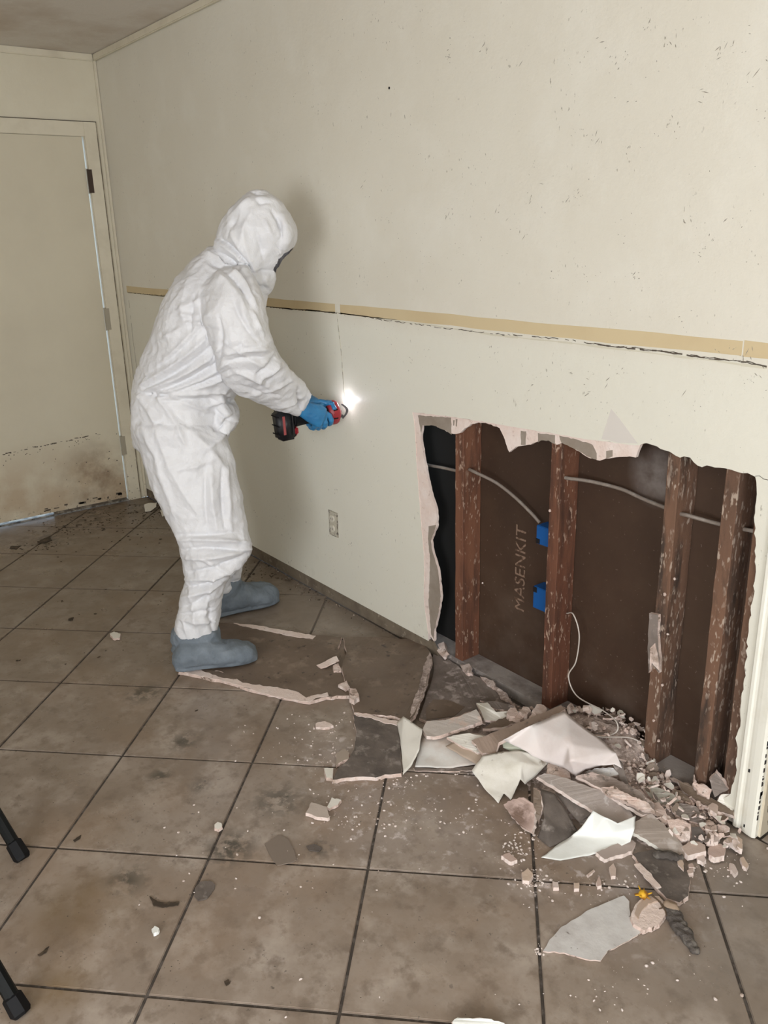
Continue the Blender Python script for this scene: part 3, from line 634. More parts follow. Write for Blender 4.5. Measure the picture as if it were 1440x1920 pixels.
# near leg
for (a, b, w_, h, c) in [((268, 800), (325, 960), 7, .007, -4), ((290, 790), (370, 960), 8, .006, 10), ((340, 800), (420, 880), 8, .007, -6), ((395, 860), (405, 985), 8, .010, 4), ((425, 880), (432, 990), 6, .008, 2), ((414, 880), (420, 985), 4, -.009, 2), ((385, 900), (388, 980), 4, -.007, 2), ((340, 880), (400, 860), 6, .005, 3),
                         ((345, 1012), (468, 1020), 5, .012, -4), ((342, 1002), (430, 998), 4, -.010, 4), ((350, 1030), (462, 1036), 4, -.012, -5), ((352, 1046), (462, 1030), 5, .012, 5), ((365, 1070), (455, 1040), 4, -.011, 5), ((356, 1086), (450, 1058), 5, .012, 6), ((350, 1100), (424, 1080), 3.5, -.010, 4), ((380, 1046), (430, 1070), 4, .008, 3),
                         ((345, 1120), (420, 1084), 5, .010, 6), ((338, 1140), (405, 1100), 4, -.009, 5), ((400, 1080), (385, 1150), 5, .009, 3), ((360, 1110), (372, 1185), 5, .007, 3), ((340, 1160), (400, 1165), 4, .008, 3), ((335, 1150), (395, 1140), 3, -.007, 3), ((390, 1130), (398, 1185), 4, -.008, 0), ((345, 1165), (352, 1190), 4, .007, 0)]: fold(a, b, w_, h, c, dep=.03)
for (a, b, w_, h, c) in [((424, 1085), (448, 1060), 4, .010, 0), ((428, 1100), (448, 1085), 3, -.008, 0), ((438, 1065), (436, 1105), 3, -.008, 0)]: fold(a, b, w_, h, c)
n1 = ridged(co, 7); n2 = ridged(co, 17, off=9); n3 = ridged(co, 38, off=3)
disp += .0085*np.maximum(n1, -.2)**1+.0030*n2+.0020*n3-.003
co2 = co+nr*disp[:, None]
# face opening of the hood, on its forward, lower side
fc = np.array(PP(533, 500, .25)); fd = np.array(PP(560, 520, .25))-np.array(PP(470, 440, .25)); fd /= np.linalg.norm(fd)
hc = np.array(PP(478, 440, .25)); rel_ = co2-hc; ax = rel_@fd; lat = np.linalg.norm(rel_-ax[:, None]*fd, axis=1)
keep = ~((ax > .075) & (lat < .052))
put(suit, co2)
bm = bmesh.new(); bm.from_mesh(suit); bm.verts.ensure_lookup_table()
bmesh.ops.delete(bm, geom=[v for v, k in zip(bm.verts, keep) if not k], context='VERTS')
bmesh.ops.translate(bm, verts=bm.verts, vec=-person.location); bm.to_mesh(suit); bm.free()
cov = link('coverall', suit, m_suit, person, True)
# head inside the hood
bm = bmesh.new(); xa = Vector(fd); za = Vector(DD).cross(xa).normalized()
if za.z < 0: za = -za
MX = Matrix((xa, -Vector(DD), za)).transposed(); hcv = Vector(hc)-xa*.012
ball(bm, hcv, (.088, .072, .10), MX); ball(bm, hcv+MX@Vector((.03, 0, -.055)), (.055, .052, .055), MX)
ball(bm, hcv+MX@Vector((.085, 0, -.012)), (.018, .013, .022), MX); ball(bm, hcv+MX@Vector((.076, 0, .028)), (.014, .045, .010), MX)
ball(bm, hcv+MX@Vector((.078, 0, -.05)), (.012, .026, .008), MX)
for s in (-1, 1): ball(bm, hcv+MX@Vector((0, s*.074, -.005)), (.018, .008, .03), MX); ball(bm, hcv+MX@Vector((.068, s*.032, .008)), (.012, .013, .009), MX)
hd = fuse(bm, .006, 2); hd.transform(Matrix.Translation(-person.location)); link('head', hd, m_skin, person, True)
for s in (-1, 1):
    bm = bmesh.new(); ball(bm, hcv+MX@Vector((.079, s*.032, .008))-person.location, (.004, .009, .005), MX); obj('eye', bm, m_blk, person, True)
# shoe covers
def shoe(heel, toe, ankle, shaft, wd, seed, z0=0., puff=1., lab=None):
    heel, toe = Vector(heel), Vector(toe); heel.z = toe.z = 0; f = (toe-heel); L = f.length; f.normalize(); s = Vector((-f.y, f.x, 0)); bm = bmesh.new()
    secs = []
    for t, w2, hh in ((.02, .036, .062), (.10, .046, .085), (.25, .050, .098), (.42, .052, .088), (.6, .057, .070), (.78, .058, .062), (.90, .050, .055), (.98, .032, .040)):
        secs.append((heel+f*L*t+Vector((0, 0, z0+hh*puff/2)), s*w2*wd, Vector((0, 0, hh*puff/2))))
    loft(bm, secs, 20); loft(bm, shaft, 20)
    # sole: flat loft
    secs = [(heel+f*L*t+Vector((0, 0, z0+.012)), s*w2*wd, Vector((0, 0, .012))) for t, w2 in ((.0, .038), (.12, .048), (.3, .046), (.5, .050), (.7, .056), (.88, .05), (1.0, .03))]
    loft(bm, secs, 20)
    me = fuse(bm, .006, 3); c, n = arr(me)
    d = .0075*ridged(c, 12, st=(1, 1, 1.5), off=seed)+.0035*ridged(c, 30, off=seed+5)-.002
    lo = np.clip((c[:, 2]-z0-.012)/.02, 0, 1); c = c+n*(d*lo)[:, None]; c[:, 2] = np.maximum(c[:, 2], z0+.0005)
    put(me, c); me.transform(Matrix.Translation(-person.location)); return link('shoe_cover', me, m_boot, person, True)
zb1 = .0146
n_h, n_t = FL(330, 1252, .02), FL(481, 1232, .02)
shoe(n_h, n_t, None, [((326, 1228), (420, 1225), .03, .055), ((323, 1205), (414, 1202), .03, .060), ((322, 1188), (413, 1188), .03, .068), ((325, 1180), (409, 1181), .03, .069)], 1.08, 2, zb1, 1.15)
f_h, f_t = FL(392, 1148, .02), FL(519, 1118, .02)
shoe(f_h, f_t, None, [((376, 1128), (452, 1118), .47, .055), ((374, 1108), (452, 1100), .47, .062), ((374, 1094), (452, 1088), .47, .066)], 1.15, 20, .0, 1.5)

# ------------------------------------------------------------------ cutting tool
T0 = PP(545, 789, .30); T1 = WL(650, 768, -.004)
tx = (T1-T0).normalized(); tz = (Vector((0, 0, 1))-tx*tx.z).normalized(); ty = tz.cross(tx)
TL = (T1-T0).length
TM = Matrix.Translation(T0)@Matrix((tx, ty, tz)).transposed().to_4x4()
tool = tag(empty('oscillating_tool', T0), 'red and black battery cutting tool with lit lamp held against the wall', 'power tool')
def tp(x, y, z): return TM@Vector((x, y, z))
def fin(name, bm, m, par=tool, smooth=False):
    bm.transform(TM); bmesh.ops.translate(bm, verts=bm.verts, vec=-tool.location); return obj(name, bm, m, par, smooth)
bm = bmesh.new(); r2 = bmesh.ops.create_cube(bm, size=1)['verts']
for v in r2: v.co = Vector((-.030+v.co.x*.066+(v.co.z < 0)*.004, v.co.y*.070*(1.0 if v.co.z > 0 else .92), -.010+v.co.z*.112))
bmesh.ops.bevel(bm, geom=list(bm.edges), offset=.010, segments=3, affect='EDGES'); bat = fin('battery', bm, m_void, tool, True)
for z in (.028, -.008, -.040):
    bm = bmesh.new(); box(bm, (-.0645, -.030, z-.002), (-.0620, .030, z+.002), .0005); fin('battery_rib', bm, m_blk)
bm = bmesh.new(); box(bm, (-.050, -.0362, -.040), (-.040, -.0342, .030), .0006); fin('red_stripe', bm, M('dull_red', (.33, .07, .07), .5))
bm = bmesh.new(); box(bm, (-.012, -.0370, -.048), (-.008, -.0340, .032), .0006); fin('battery_seam', bm, m_steel)
bm = bmesh.new(); box(bm, (.002, -.030, -.052), (.016, .030, -.020), .006); fin('release_catch', bm, m_red)
bm = bmesh.new(); box(bm, (.002, -.031, -.022), (.018, .031, .036), .008); fin('battery_mount', bm, m_void)
bm = bmesh.new(); loft(bm, [(Vector((.012, 0, .004)), Vector((0, .028, 0)), Vector((0, 0, .033))), (Vector((.03, 0, .003)), Vector((0, .024, 0)), Vector((0, 0, .028))), (Vector((.09, 0, .002)), Vector((0, .022, 0)), Vector((0, 0, .026))), (Vector((TL-.085, 0, .002)), Vector((0, .026, 0)), Vector((0, 0, .028)))]); fin('grip', bm, m_blk, tool, True)
bm = bmesh.new(); box(bm, (TL-.108, -.0255, -.012), (TL-.082, -.019, .010), .003); fin('switch', bm, m_red)
bm = bmesh.new(); loft(bm, [(Vector((TL-.088, 0, 0)), Vector((0, .031, 0)), Vector((0, 0, .034))), (Vector((TL-.075, 0, 0)), Vector((0, .038, 0)), Vector((0, 0, .046))), (Vector((TL-.052, 0, 0)), Vector((0, .038, 0)), Vector((0, 0, .046))), (Vector((TL-.044, 0, -.002)), Vector((0, .030, 0)), Vector((0, 0, .032)))]); fin('gear_head', bm, m_red, tool, True)
for z in (-.016, .0, .016):
    bm = bmesh.new(); box(bm, (TL-.078, -.0375, z-.003), (TL-.060, -.034, z+.003), .001); fin('vent_slot', bm, m_blk)
bm = bmesh.new(); box(bm, (TL-.046, -.012, -.024), (TL-.022, .012, -.014), .002); fin('blade_arm', bm, m_steel)
bm = bmesh.new(); tube(bm, [Vector((TL-.042, -.012, .002)), Vector((TL-.034, -.012, .002))], .006, 10); fin('blade_bolt', bm, m_steel)
bm = bmesh.new(); n = 14   # crescent blade
inn = [(TL-.030+.020*math.sin(math.pi*k/n), -.026+.052*k/n) for k in range(n+1)]; ou = [(TL-.026+.026*math.sin(math.pi*k/n)*1.0, -.030+.060*k/n) for k in range(n+1)]
lo = [bm.verts.new((x, -.0125, z)) for x, z in inn]; hi = [bm.verts.new((x, -.0125, z)) for x, z in ou]; lo2 = [bm.verts.new((x, -.0105, z)) for x, z in inn]; hi2 = [bm.verts.new((x, -.0105, z)) for x, z in ou]
for k in range(n):
    bm.faces.new((lo[k], hi[k], hi[k+1], lo[k+1])); bm.faces.new((lo2[k+1], hi2[k+1], hi2[k], lo2[k])); bm.faces.new((hi[k], hi2[k], hi2[k+1], hi[k+1])); bm.faces.new((lo[k+1], lo2[k+1], lo2[k], lo[k]))
bm.faces.new((lo[0], lo2[0], hi2[0], hi[0])); bm.faces.new((hi[n], hi2[n], lo2[n], lo[n]))
fin('saw_blade', bm, m_steel)
bm = bmesh.new(); tube(bm, [Vector((TL-.048, 0, .026)), Vector((TL-.040, 0, .026))], .008, 10); fin('work_lamp', bm, m_led)
l = bpy.data.lights.new('work_lamp_light', 'POINT'); l.energy = .13; l.shadow_soft_size = .006; l.color = (.9, .92, 1)
lo_ = bpy.data.objects.new('work_lamp_light', l); COL.objects.link(lo_); lo_.location = WL(645, 752, -.024)

# ------------------------------------------------------------------ gloved hands
def finger(bm, pts, r0, r1):
    P = spline(pts, 5); n = len(P)
    tube(bm, P, r0, 12, rr=[r0+(r1-r0)*k/(n-1)+.0012*math.sin(k*2.2) for k in range(n)]); ball(bm, P[-1], r1*1.02); ball(bm, P[0], r0)
def hand(wrist, palm, knuckles, fingers, thumb, seed):
    bm = bmesh.new(); wv = Vector(wrist); pv = Vector(palm)
    x = (pv-wv).normalized(); k0, k1 = Vector(knuckles[0]), Vector(knuckles[-1]); y = (k1-k0); y = (y-x*y.dot(x)).normalized(); z = x.cross(y)
    loft(bm, [(wv-x*.03, y*.030, z*.026), (wv, y*.029, z*.024), (wv.lerp(pv, .5), y*.036, z*.022), (pv, y*.042, z*.020), (pv+x*.025, y*.041, z*.016)], 18)
    for k, f in zip(knuckles, fingers): finger(bm, [pv.lerp(Vector(k), .5), k]+list(f), .0108, .0088)
    finger(bm, thumb, .0135, .0098)
    me = fuse(bm, .0034, 2); c, n = arr(me); c = c+n*(.0011*ridged(c, 45, off=seed)+.0007*ridged(c, 90, off=seed))[:, None]
    put(me, c); me.transform(Matrix.Translation(-person.location)); return link('glove', me, m_glove, person, True)
# right hand (nearer the camera) wraps the grip: back of the hand faces the camera, fingers go under, thumb over the top
gx = TL-.176
wr = PP(566, 766, .30)
kn = [tp(gx+.072, -.034, .004), tp(gx+.050, -.038, -.002), tp(gx+.028, -.038, -.006), tp(gx+.008, -.035, -.010)]
fg = []
for k, (x, dz) in enumerate(((gx+.078, 0), (gx+.056, -.004), (gx+.033, -.004), (gx+.012, 0))):
    fg.append([tp(x, -.038, -.022+dz), tp(x+.003, -.016, -.040+dz), tp(x+.003, .014, -.036), tp(x, .030, -.012)])
fg[0] = [tp(gx+.084, -.036, -.022), tp(gx+.086, -.014, -.037), tp(gx+.086, .014, -.034), tp(gx+.084, .03, -.01)]
palm = tp(gx+.025, -.036, .010)
th = [palm+TM.to_3x3()@Vector((-.005, .01, .018)), tp(gx+.035, -.022, .034), tp(gx+.066, -.004, .036), tp(gx+.088, .008, .033)]
hand(wr, palm, kn, fg, th, 3)
# left hand behind, over the top of the neck of the tool
wl = PP(575, 750, .44)
kn = [tp(gx+.090+.0, .020, .038)+Vector((0, 0, 0)), tp(gx+.072, .028, .040), tp(gx+.054, .034, .038), tp(gx+.038, .040, .034)]
fg = [[tp(gx+.100, .004, .040), tp(gx+.104, -.016, .036), tp(gx+.104, -.030, .022)], [tp(gx+.086, .034, .030), tp(gx+.092, .040, .010), tp(gx+.092, .034, -.010)], [tp(gx+.066, .042, .024), tp(gx+.070, .044, .004), tp(gx+.070, .038, -.014)], [tp(gx+.046, .048, .02), tp(gx+.050, .048, .002), tp(gx+.052, .042, -.014)]]
pl = tp(gx+.035, .040, .044)
th = [pl, tp(gx+.050, .022, .046), tp(gx+.070, .006, .046), tp(gx+.086, -.006, .042)]
hand(wl, pl, kn, fg, th, 8)

# ================================================================== DEBRIS
R_ = random.Random(21)
def mound(x, y):
    g = lambda cx, cy, sx_, sy_, h: h*math.exp(-((x-cx)/sx_)**2-((y-cy)/sy_)**2)
    return g(3.47, -.02, .16, .14, .105)+g(3.78, -.10, .24, .13, .05)+g(3.22, -.16, .20, .10, .030)+g(3.62, -.22, .16, .12, .03)+g(3.60, .03, .09, .07, .045)
# rubble bed
bm = bmesh.new(); nx, ny = 110, 60; gx0, gx1, gy0, gy1 = 2.95, 3.945, -.50, .092; V_ = {}
for i in range(nx+1):
    for j in range(ny+1):
        x = gx0+(gx1-gx0)*i/nx; y = gy0+(gy1-gy0)*j/ny; h = mound(x, y)-.016
        h += .010*noise.noise(Vector((x*30, y*30, 0)))+.006*noise.noise(Vector((x*70, y*70, 3)))
        e = min(1, (x-gx0)/.06, (gx1-x)/.02, (y-gy0)/.06)
        h = (h+.02)*e-.02
        if y > .012: h = max(h, -.019)
        V_[i, j] = bm.verts.new((x, y, max(h, -.02)))
for i in range(nx):
    for j in range(ny): bm.faces.new((V_[i, j], V_[i+1, j], V_[i+1, j+1], V_[i, j+1]))
heap = stuff(obj('rubble', bm, m_rub)); heap['label'] = 'fine broken gypsum and dust heaped along the wall under the larger debris'; heap['category'] = 'rubble'
def newell(P):
    n = Vector()
    for a, b in zip(P, P[1:]+P[:1]): n += Vector(((a.y-b.y)*(a.z+b.z), (a.z-b.z)*(a.x+b.x), (a.x-b.x)*(a.y+b.y)))
    n.normalize(); return n if n.z > 0 else -n
def piece(name, label, cat, pts, z, th, mats, step=7, amp=1.0, grow=.003, parent=None, group=None):
    pts = [Vector((p[0], p[1], p[2] if len(p) > 2 else z)) for p in pts]; out = []
    for a, b in zip(pts, pts[1:]+pts[:1]):
        k = max(1, int((b-a).length/step))
        for j in range(k):
            p = a.lerp(b, j/k)
            if j: p.x += R_.uniform(-amp, amp); p.y += R_.uniform(-amp, amp)
            out.append(p)
    P = [FL(p.x, p.y, p.z) for p in out]; n = newell(P); P = [p for p in P]
    lowest = min(p.z for p in P)
    o = slab(name, P, -n*th, mats, parent, grow)
    if parent is None:
        for v in o.data.vertices: v.co.z = max(v.co.z, .0008)
        tag(o, label, cat, group)
    return o
def paper(name, label, pts, faces, mats, th=.0016, sub=2, parent=None, cat='paper', crum=.002):
    """creased sheet given by its corners (u, v, height) and facets"""
    bm = bmesh.new(); vs = [bm.verts.new(FL(*p)) for p in pts]
    for f in faces: bm.faces.new([vs[i] for i in f])
    bmesh.ops.recalc_face_normals(bm, faces=bm.faces)
    if sum(f.normal.z for f in bm.faces) < 0: bmesh.ops.reverse_faces(bm, faces=bm.faces)
    bmesh.ops.triangulate(bm, faces=bm.faces)
    for _ in range(sub+1): bmesh.ops.subdivide_edges(bm, edges=bm.edges, cuts=1, use_grid_fill=True)
    for v in bm.verts:
        v.co += Vector((noise.noise(v.co*60), noise.noise(v.co*60+Vector((7, 0, 0))), 0))*.0016*(1 if v.is_boundary else 0)
        v.co.z += crum*noise.noise(v.co*22)
        v.co.z = max(v.co.z, .0026)
    bmesh.ops.smooth_vert(bm, verts=[v for v in bm.verts if not v.is_boundary], factor=.5, use_axis_x=True, use_axis_y=True, use_axis_z=True)
    bmesh.ops.recalc_face_normals(bm, faces=bm.faces)
    if sum(f.normal.z for f in bm.faces) < 0: bmesh.ops.reverse_faces(bm, faces=bm.faces)
    bmesh.ops.solidify(bm, geom=bm.faces, thickness=th)
    for v in bm.verts: v.co.z = max(v.co.z, .0008)
    o = obj(name, bm, mats, parent, True)
    if parent is None: tag(o, label, cat)
    return o
GB = [m_brown, m_gyp]; GG = [m_grey, m_gyp]; GD = [m_dark, m_gyp]; GC = [m_cream, m_gyp]; GP = [m_gyp, m_gyp]
# large sheets lying face down
bA = piece('drywall_sheet', 'brown-backed broken drywall sheet under the near foot of the worker', 'drywall sheet', [(405, 1166), (500, 1177), (592, 1191), (640, 1194), (633, 1215), (645, 1243), (640, 1262), (652, 1285), (662, 1304), (612, 1306), (580, 1315), (540, 1308), (478, 1294), (432, 1279), (388, 1270), (335, 1259), (345, 1215), (375, 1188)], .0135, .012, GB, 9, 1.2)
piece('exposed_gypsum', '', '', [(335, 1257), (350, 1250), (372, 1251), (392, 1257), (412, 1258), (430, 1266), (455, 1280), (480, 1284), (520, 1288), (560, 1298), (574, 1308), (590, 1303), (614, 1298), (616, 1304), (592, 1308), (580, 1316), (545, 1312), (490, 1299), (466, 1289), (430, 1279), (396, 1272), (372, 1266)], .0150, .0018, m_gyp_o, 6, 1.3, 0, bA)
piece('exposed_gypsum', '', '', [(438, 1168), (480, 1172), (520, 1179), (560, 1186), (592, 1192), (586, 1198), (550, 1193), (500, 1183), (455, 1174)], .0150, .0018, m_gyp_o, 6, 1., 0, bA)
piece('torn_paper', '', '', [(372, 1250), (430, 1264), (444, 1273), (420, 1271), (380, 1258)], .0160, .0010, m_brown, 6, 1., 0, bA)
bB = piece('drywall_sheet', 'large flat brown-backed drywall sheet between the near foot and the opening', 'drywall sheet', [(644, 1195, .014), (700, 1194, .014), (745, 1197, .015), (782, 1200, .016), (796, 1208, .022), (806, 1222, .030), (810, 1240, .034), (804, 1262, .038), (800, 1283, .040), (788, 1312, .036), (778, 1340, .03), (765, 1352, .024), (740, 1343, .016), (664, 1336, .016), (657, 1305, .018), (644, 1265, .022), (641, 1250, .034), (650, 1225, .026)], .014, .012, GB, 7, 1.0, .005)
piece('rough_edge', '', '', [(806, 1222, .031), (811, 1240, .035), (805, 1262, .039), (802, 1284, .041), (790, 1312, .037), (781, 1338, .031), (770, 1349, .025), (771, 1325, .031), (785, 1290, .038), (793, 1255, .035), (800, 1232, .031)], 0, .004, m_rub, 3, 1.6, 0, bB)
piece('gypsum_flake', 'tilted pink-edged flake lifted at the crack between the two big sheets', 'drywall piece', [(593, 1247, .016), (610, 1240, .026), (631, 1230, .034), (635, 1238, .030), (612, 1249, .024), (602, 1252, .018)], .03, .004, [m_gyp_o, m_gyp], 5, 1)
piece('gypsum_flake', 'small pink flake standing in the crack below the lifted one', 'drywall piece', [(624, 1248), (634, 1243), (640, 1258), (626, 1258)], .02, .006, GP, 5, 1)
piece('gypsum_lump', 'pale pink lump on the seam between the two big brown sheets, upper one', 'gypsum lump', [(634, 1284), (650, 1276), (656, 1288), (648, 1292)], .026, .010, GP, 4, 1.2)
piece('gypsum_lump', 'pale pink lump on the seam between the two big brown sheets, lower larger one', 'gypsum lump', [(656, 1290), (667, 1291), (673, 1306), (664, 1313), (655, 1308)], .034, .018, GP, 4, 1.2)
bH = piece('drywall_sheet', 'grey-brown drywall sheet lying against the wall beside the sill', 'drywall sheet', [(812, 1226, .012), (836, 1232, .016), (862, 1252, .022), (905, 1272, .026), (948, 1303, .03), (965, 1318, .03), (930, 1330, .02), (880, 1334, .018), (850, 1346, .016), (800, 1352, .014), (786, 1346, .013), (802, 1296, .013), (813, 1262, .012)], .014, .011, [m_grey, m_gyp], 8, 1.6)
piece('torn_paper', '', '', [(812, 1312, .0155), (840, 1313, .0175), (872, 1325, .0185), (850, 1343, .0175), (800, 1348, .016), (798, 1330, .0155)], 0, .002, m_brown, 9, 1.0, 0, bH)
for k, pts in enumerate(([(815, 1208, .03), (832, 1203, .05), (838, 1222, .05), (830, 1232, .03), (822, 1224, .03)], [(862, 1246, .03), (880, 1244, .045), (884, 1262, .04), (872, 1262, .03)], [(900, 1268, .035), (925, 1276, .045), (930, 1292, .04), (915, 1284, .035)], [(925, 1285, .04), (948, 1298, .05), (958, 1315, .045), (938, 1306, .04)])):
    piece('gypsum_lump', ('pink lump at the foot of the torn left edge of the opening', 'crumbled lump at the left end of the dusty sill', 'crumbled lump halfway along the dusty sill', 'crumbled lump near the right end of the dusty sill')[k], 'gypsum lump', pts, .03, .014, GP if k == 0 else [m_rub, m_gyp], 4, 1.5)
bC = piece('drywall_sheet', 'dark stained drywall sheet in front of the big brown sheet, cream paper at its right', 'drywall sheet', [(662, 1340), (700, 1347), (744, 1356), (750, 1390), (752, 1425), (752, 1450), (722, 1452), (704, 1458), (680, 1456), (650, 1458), (624, 1462), (634, 1440), (652, 1425), (664, 1405), (668, 1372)], .0125, .0115, [m_dark, m_gyp], 8, 1.0)
piece('exposed_gypsum', '', '', [(664, 1336), (690, 1337), (706, 1344), (746, 1352), (744, 1360), (716, 1353), (696, 1345), (668, 1341)], .0150, .003, m_gyp_o, 5, 1., 0, bC)
paper('folded_paper', 'folded cream paper flap standing at the right edge of the dark stained sheet', [(744, 1354, .016), (756, 1343, .05), (792, 1367, .055), (786, 1405, .04), (770, 1438, .012), (756, 1452, .006), (752, 1400, .014), (764, 1392, .03)], [(0, 1, 7, 6), (1, 2, 3, 7), (6, 7, 4, 5), (7, 3, 4)], m_cream)
# pieces left of the pile
piece('drywall_slab', 'pale broken drywall slab with a clean tan edge, left end of the pile', 'drywall piece', [(792, 1368, .05), (800, 1352, .055), (835, 1350, .06), (858, 1344, .065), (893, 1330, .075), (902, 1345, .07), (904, 1352, .065), (870, 1364, .06), (820, 1380, .05), (800, 1380, .05)], .06, .012, [M('pale_slab_face', (.56, .50, .45), .7, [((.64, .48, .40), 12, .5, .62)], bump=(30, .003)), m_gyp], 6, 1.2, .002)
paper('wall_paper_sheet', 'flat cream paper sheet with rounded side under the pale slab', [(792, 1382, .03), (865, 1372, .035), (912, 1378, .045), (905, 1402, .035), (896, 1432, .02), (845, 1440, .008), (778, 1438, .006), (784, 1408, .015), (850, 1402, .03)], [(0, 1, 8, 7), (1, 2, 3, 8), (8, 3, 4, 5), (7, 8, 5, 6)], M('tan_white_paper', (.60, .52, .46), .6, [((.72, .70, .66), 5, .45, .6)], bump=(16, .0015)))
piece('drywall_strip', 'narrow brown strip along the front edge of the cream sheet', 'drywall piece', [(776, 1440, .006), (845, 1440, .008), (898, 1436, .02), (915, 1426, .03), (920, 1431, .03), (898, 1444, .016), (850, 1446, .006), (778, 1445, .005)], .01, .003, GG, 8, .8)
paper('wall_paper_sheet', 'tan paper sheet sloping down beside the crumpled cream sheet', [(835, 1398, .045), (862, 1386, .05), (915, 1400, .05), (950, 1412, .05), (925, 1425, .035), (900, 1436, .025), (870, 1420, .035)], [(0, 1, 6), (1, 2, 5, 6), (2, 3, 4, 5)], M('tan_paper', (.47, .37, .29), .7, bump=(16, .0015)))
piece('drywall_slab', 'pale slab with blackened middle under the raised brown strip', 'drywall piece', [(838, 1382, .055), (880, 1374, .065), (905, 1380, .065), (920, 1400, .055), (895, 1412, .045), (868, 1400, .05)], .06, .01, GC, 6, 1)
piece('drywall_slab', 'curved cream chip above the pale slab', 'drywall piece', [(893, 1318, .05), (914, 1317, .055), (930, 1335, .06), (954, 1334, .065), (955, 1346, .055), (930, 1352, .05), (908, 1350, .05), (902, 1334, .05)], .06, .008, GC, 6, 1)
piece('drywall_slab', 'long thin grey flake lying above the curved cream chip', 'drywall piece', [(900, 1313, .045), (935, 1316, .06), (965, 1324, .065), (958, 1333, .06), (930, 1330, .055)], .06, .006, GG, 6, 1)
piece('drywall_slab', 'tan flat piece between the cream chip and the long strip', 'drywall piece', [(905, 1366, .05), (935, 1348, .06), (975, 1340, .075), (990, 1338, .08), (975, 1352, .075), (940, 1364, .06)], .06, .01, GB, 6, 1)
for k, (u, v, z, s) in enumerate(((962, 1335, .085, 12), (985, 1332, .09, 11), (1012, 1330, .10, 14), (1002, 1342, .095, 10), (972, 1344, .08, 10))):
    piece('gypsum_lump', 'pale crumbled lump above the raised brown strip, %s' % ('leftmost', 'second from left', 'topmost pointed one', 'under the topmost', 'lowest of them')[k], 'gypsum lump', [(u-s, v+2), (u-s*.4, v-s*.7), (u+s*.5, v-s*.6), (u+s, v+1), (u+s*.3, v+s*.7), (u-s*.5, v+s*.6)], z, .02, GP, 5, 1.5)
piece('drywall_strip', 'long raised brown-edged drywall strip running under the white tent-shaped sheet', 'drywall piece', [(884, 1388, .07), (910, 1380, .08), (960, 1360, .10), (1010, 1340, .125), (1052, 1322, .14), (1060, 1330, .14), (1010, 1352, .125), (958, 1378, .10), (935, 1392, .09), (930, 1412, .06), (905, 1412, .06)], .1, .011, [M('strip_face', (.36, .27, .215), .8, [((.6, .45, .38), 9, .55, .62), ((.12, .10, .09), 14, .6, .68)], bump=(40, .002)), m_gyp], 6, 1)
# the big papers
paper('wall_paper_sheet', 'large pinkish-white sheet folded like a tent on top of the pile', [(1058, 1334, .185), (1000, 1358, .145), (944, 1387, .10), (952, 1392, .085), (985, 1408, .085), (1020, 1428, .075), (1055, 1440, .075), (1080, 1458, .060), (1098, 1443, .085), (1125, 1436, .10), (1152, 1433, .105), (1166, 1440, .10), (1155, 1410, .125), (1125, 1385, .14), (1066, 1395, .160), (1069, 1425, .135)],
      [(0, 1, 5, 14), (1, 2, 3, 4, 5), (5, 6, 15, 14), (6, 7, 15), (0, 14, 13), (14, 15, 12, 13), (15, 7, 8, 9), (15, 9, 10, 12), (10, 11, 12)], m_pinkpaper, crum=.003)
paper('wall_paper_sheet', 'pale green underside of paper tucked beneath the tent-shaped sheet', [(938, 1380, .085), (962, 1382, .09), (990, 1402, .085), (1000, 1412, .075), (960, 1412, .06), (944, 1402, .07)], [(0, 1, 2, 5), (5, 2, 3, 4)], M('green_white_paper', (.50, .52, .42), .6, bump=(16, .0015)))
paper('wall_paper_sheet', 'crumpled cream wall paper sheet hanging off the front of the pile', [(885, 1444, .035), (905, 1418, .06), (942, 1408, .075), (975, 1408, .08), (1040, 1418, .075), (1020, 1440, .055), (985, 1472, .025), (976, 1462, .045), (958, 1500, .008), (944, 1488, .016), (934, 1506, .004), (905, 1475, .015), (950, 1440, .06), (947, 1465, .035), (978, 1430, .08)],
      [(0, 1, 12, 13), (1, 2, 14, 12), (2, 3, 14), (3, 4, 5, 14), (14, 5, 6, 7), (12, 14, 7, 13), (13, 7, 8, 9), (0, 13, 9, 11), (11, 9, 10)], m_cream, crum=.004)

paper('wall_paper_sheet', 'thin curled paper edge hanging down right of the tent-shaped sheet', [(1140, 1405, .13), (1168, 1432, .10), (1172, 1452, .08), (1182, 1480, .05), (1168, 1474, .05), (1158, 1450, .08), (1150, 1436, .10)], [(0, 1, 6), (1, 2, 5, 6), (2, 3, 4, 5)], m_grey)
# slabs at the front right
piece('drywall_slab', 'pinkish slab corner just under the peak of the tent sheet', 'drywall piece', [(1028, 1430, .07), (1050, 1428, .075), (1066, 1438, .07), (1070, 1458, .055), (1040, 1462, .05), (1026, 1450, .06)], .06, .012, [m_gyp, m_gyp], 5, 1)
piece('drywall_slab', 'blue-grey flat piece in the shadow under the tent sheet', 'drywall piece', [(1095, 1448, .07), (1120, 1440, .085), (1150, 1440, .09), (1160, 1452, .08), (1130, 1460, .07)], .08, .012, [m_flatgrey, m_gyp], 5, 1)
piece('drywall_slab', 'long grey slab with a white front edge pointing at the bright curled paper', 'drywall piece', [(1008, 1456, .085), (1020, 1450, .09), (1060, 1458, .085), (1090, 1470, .08), (1135, 1484, .07), (1175, 1510, .05), (1192, 1540, .03), (1150, 1545, .035), (1112, 1520, .055), (1060, 1488, .075)], .06, .012, [M('pale_grey_slab_face', (.44, .38, .345), .7, [((.30, .25, .22), 7, .5, .65), ((.62, .58, .55), 30, .6, .66)], bump=(30, .003)), m_gyp_o], 6, 1)
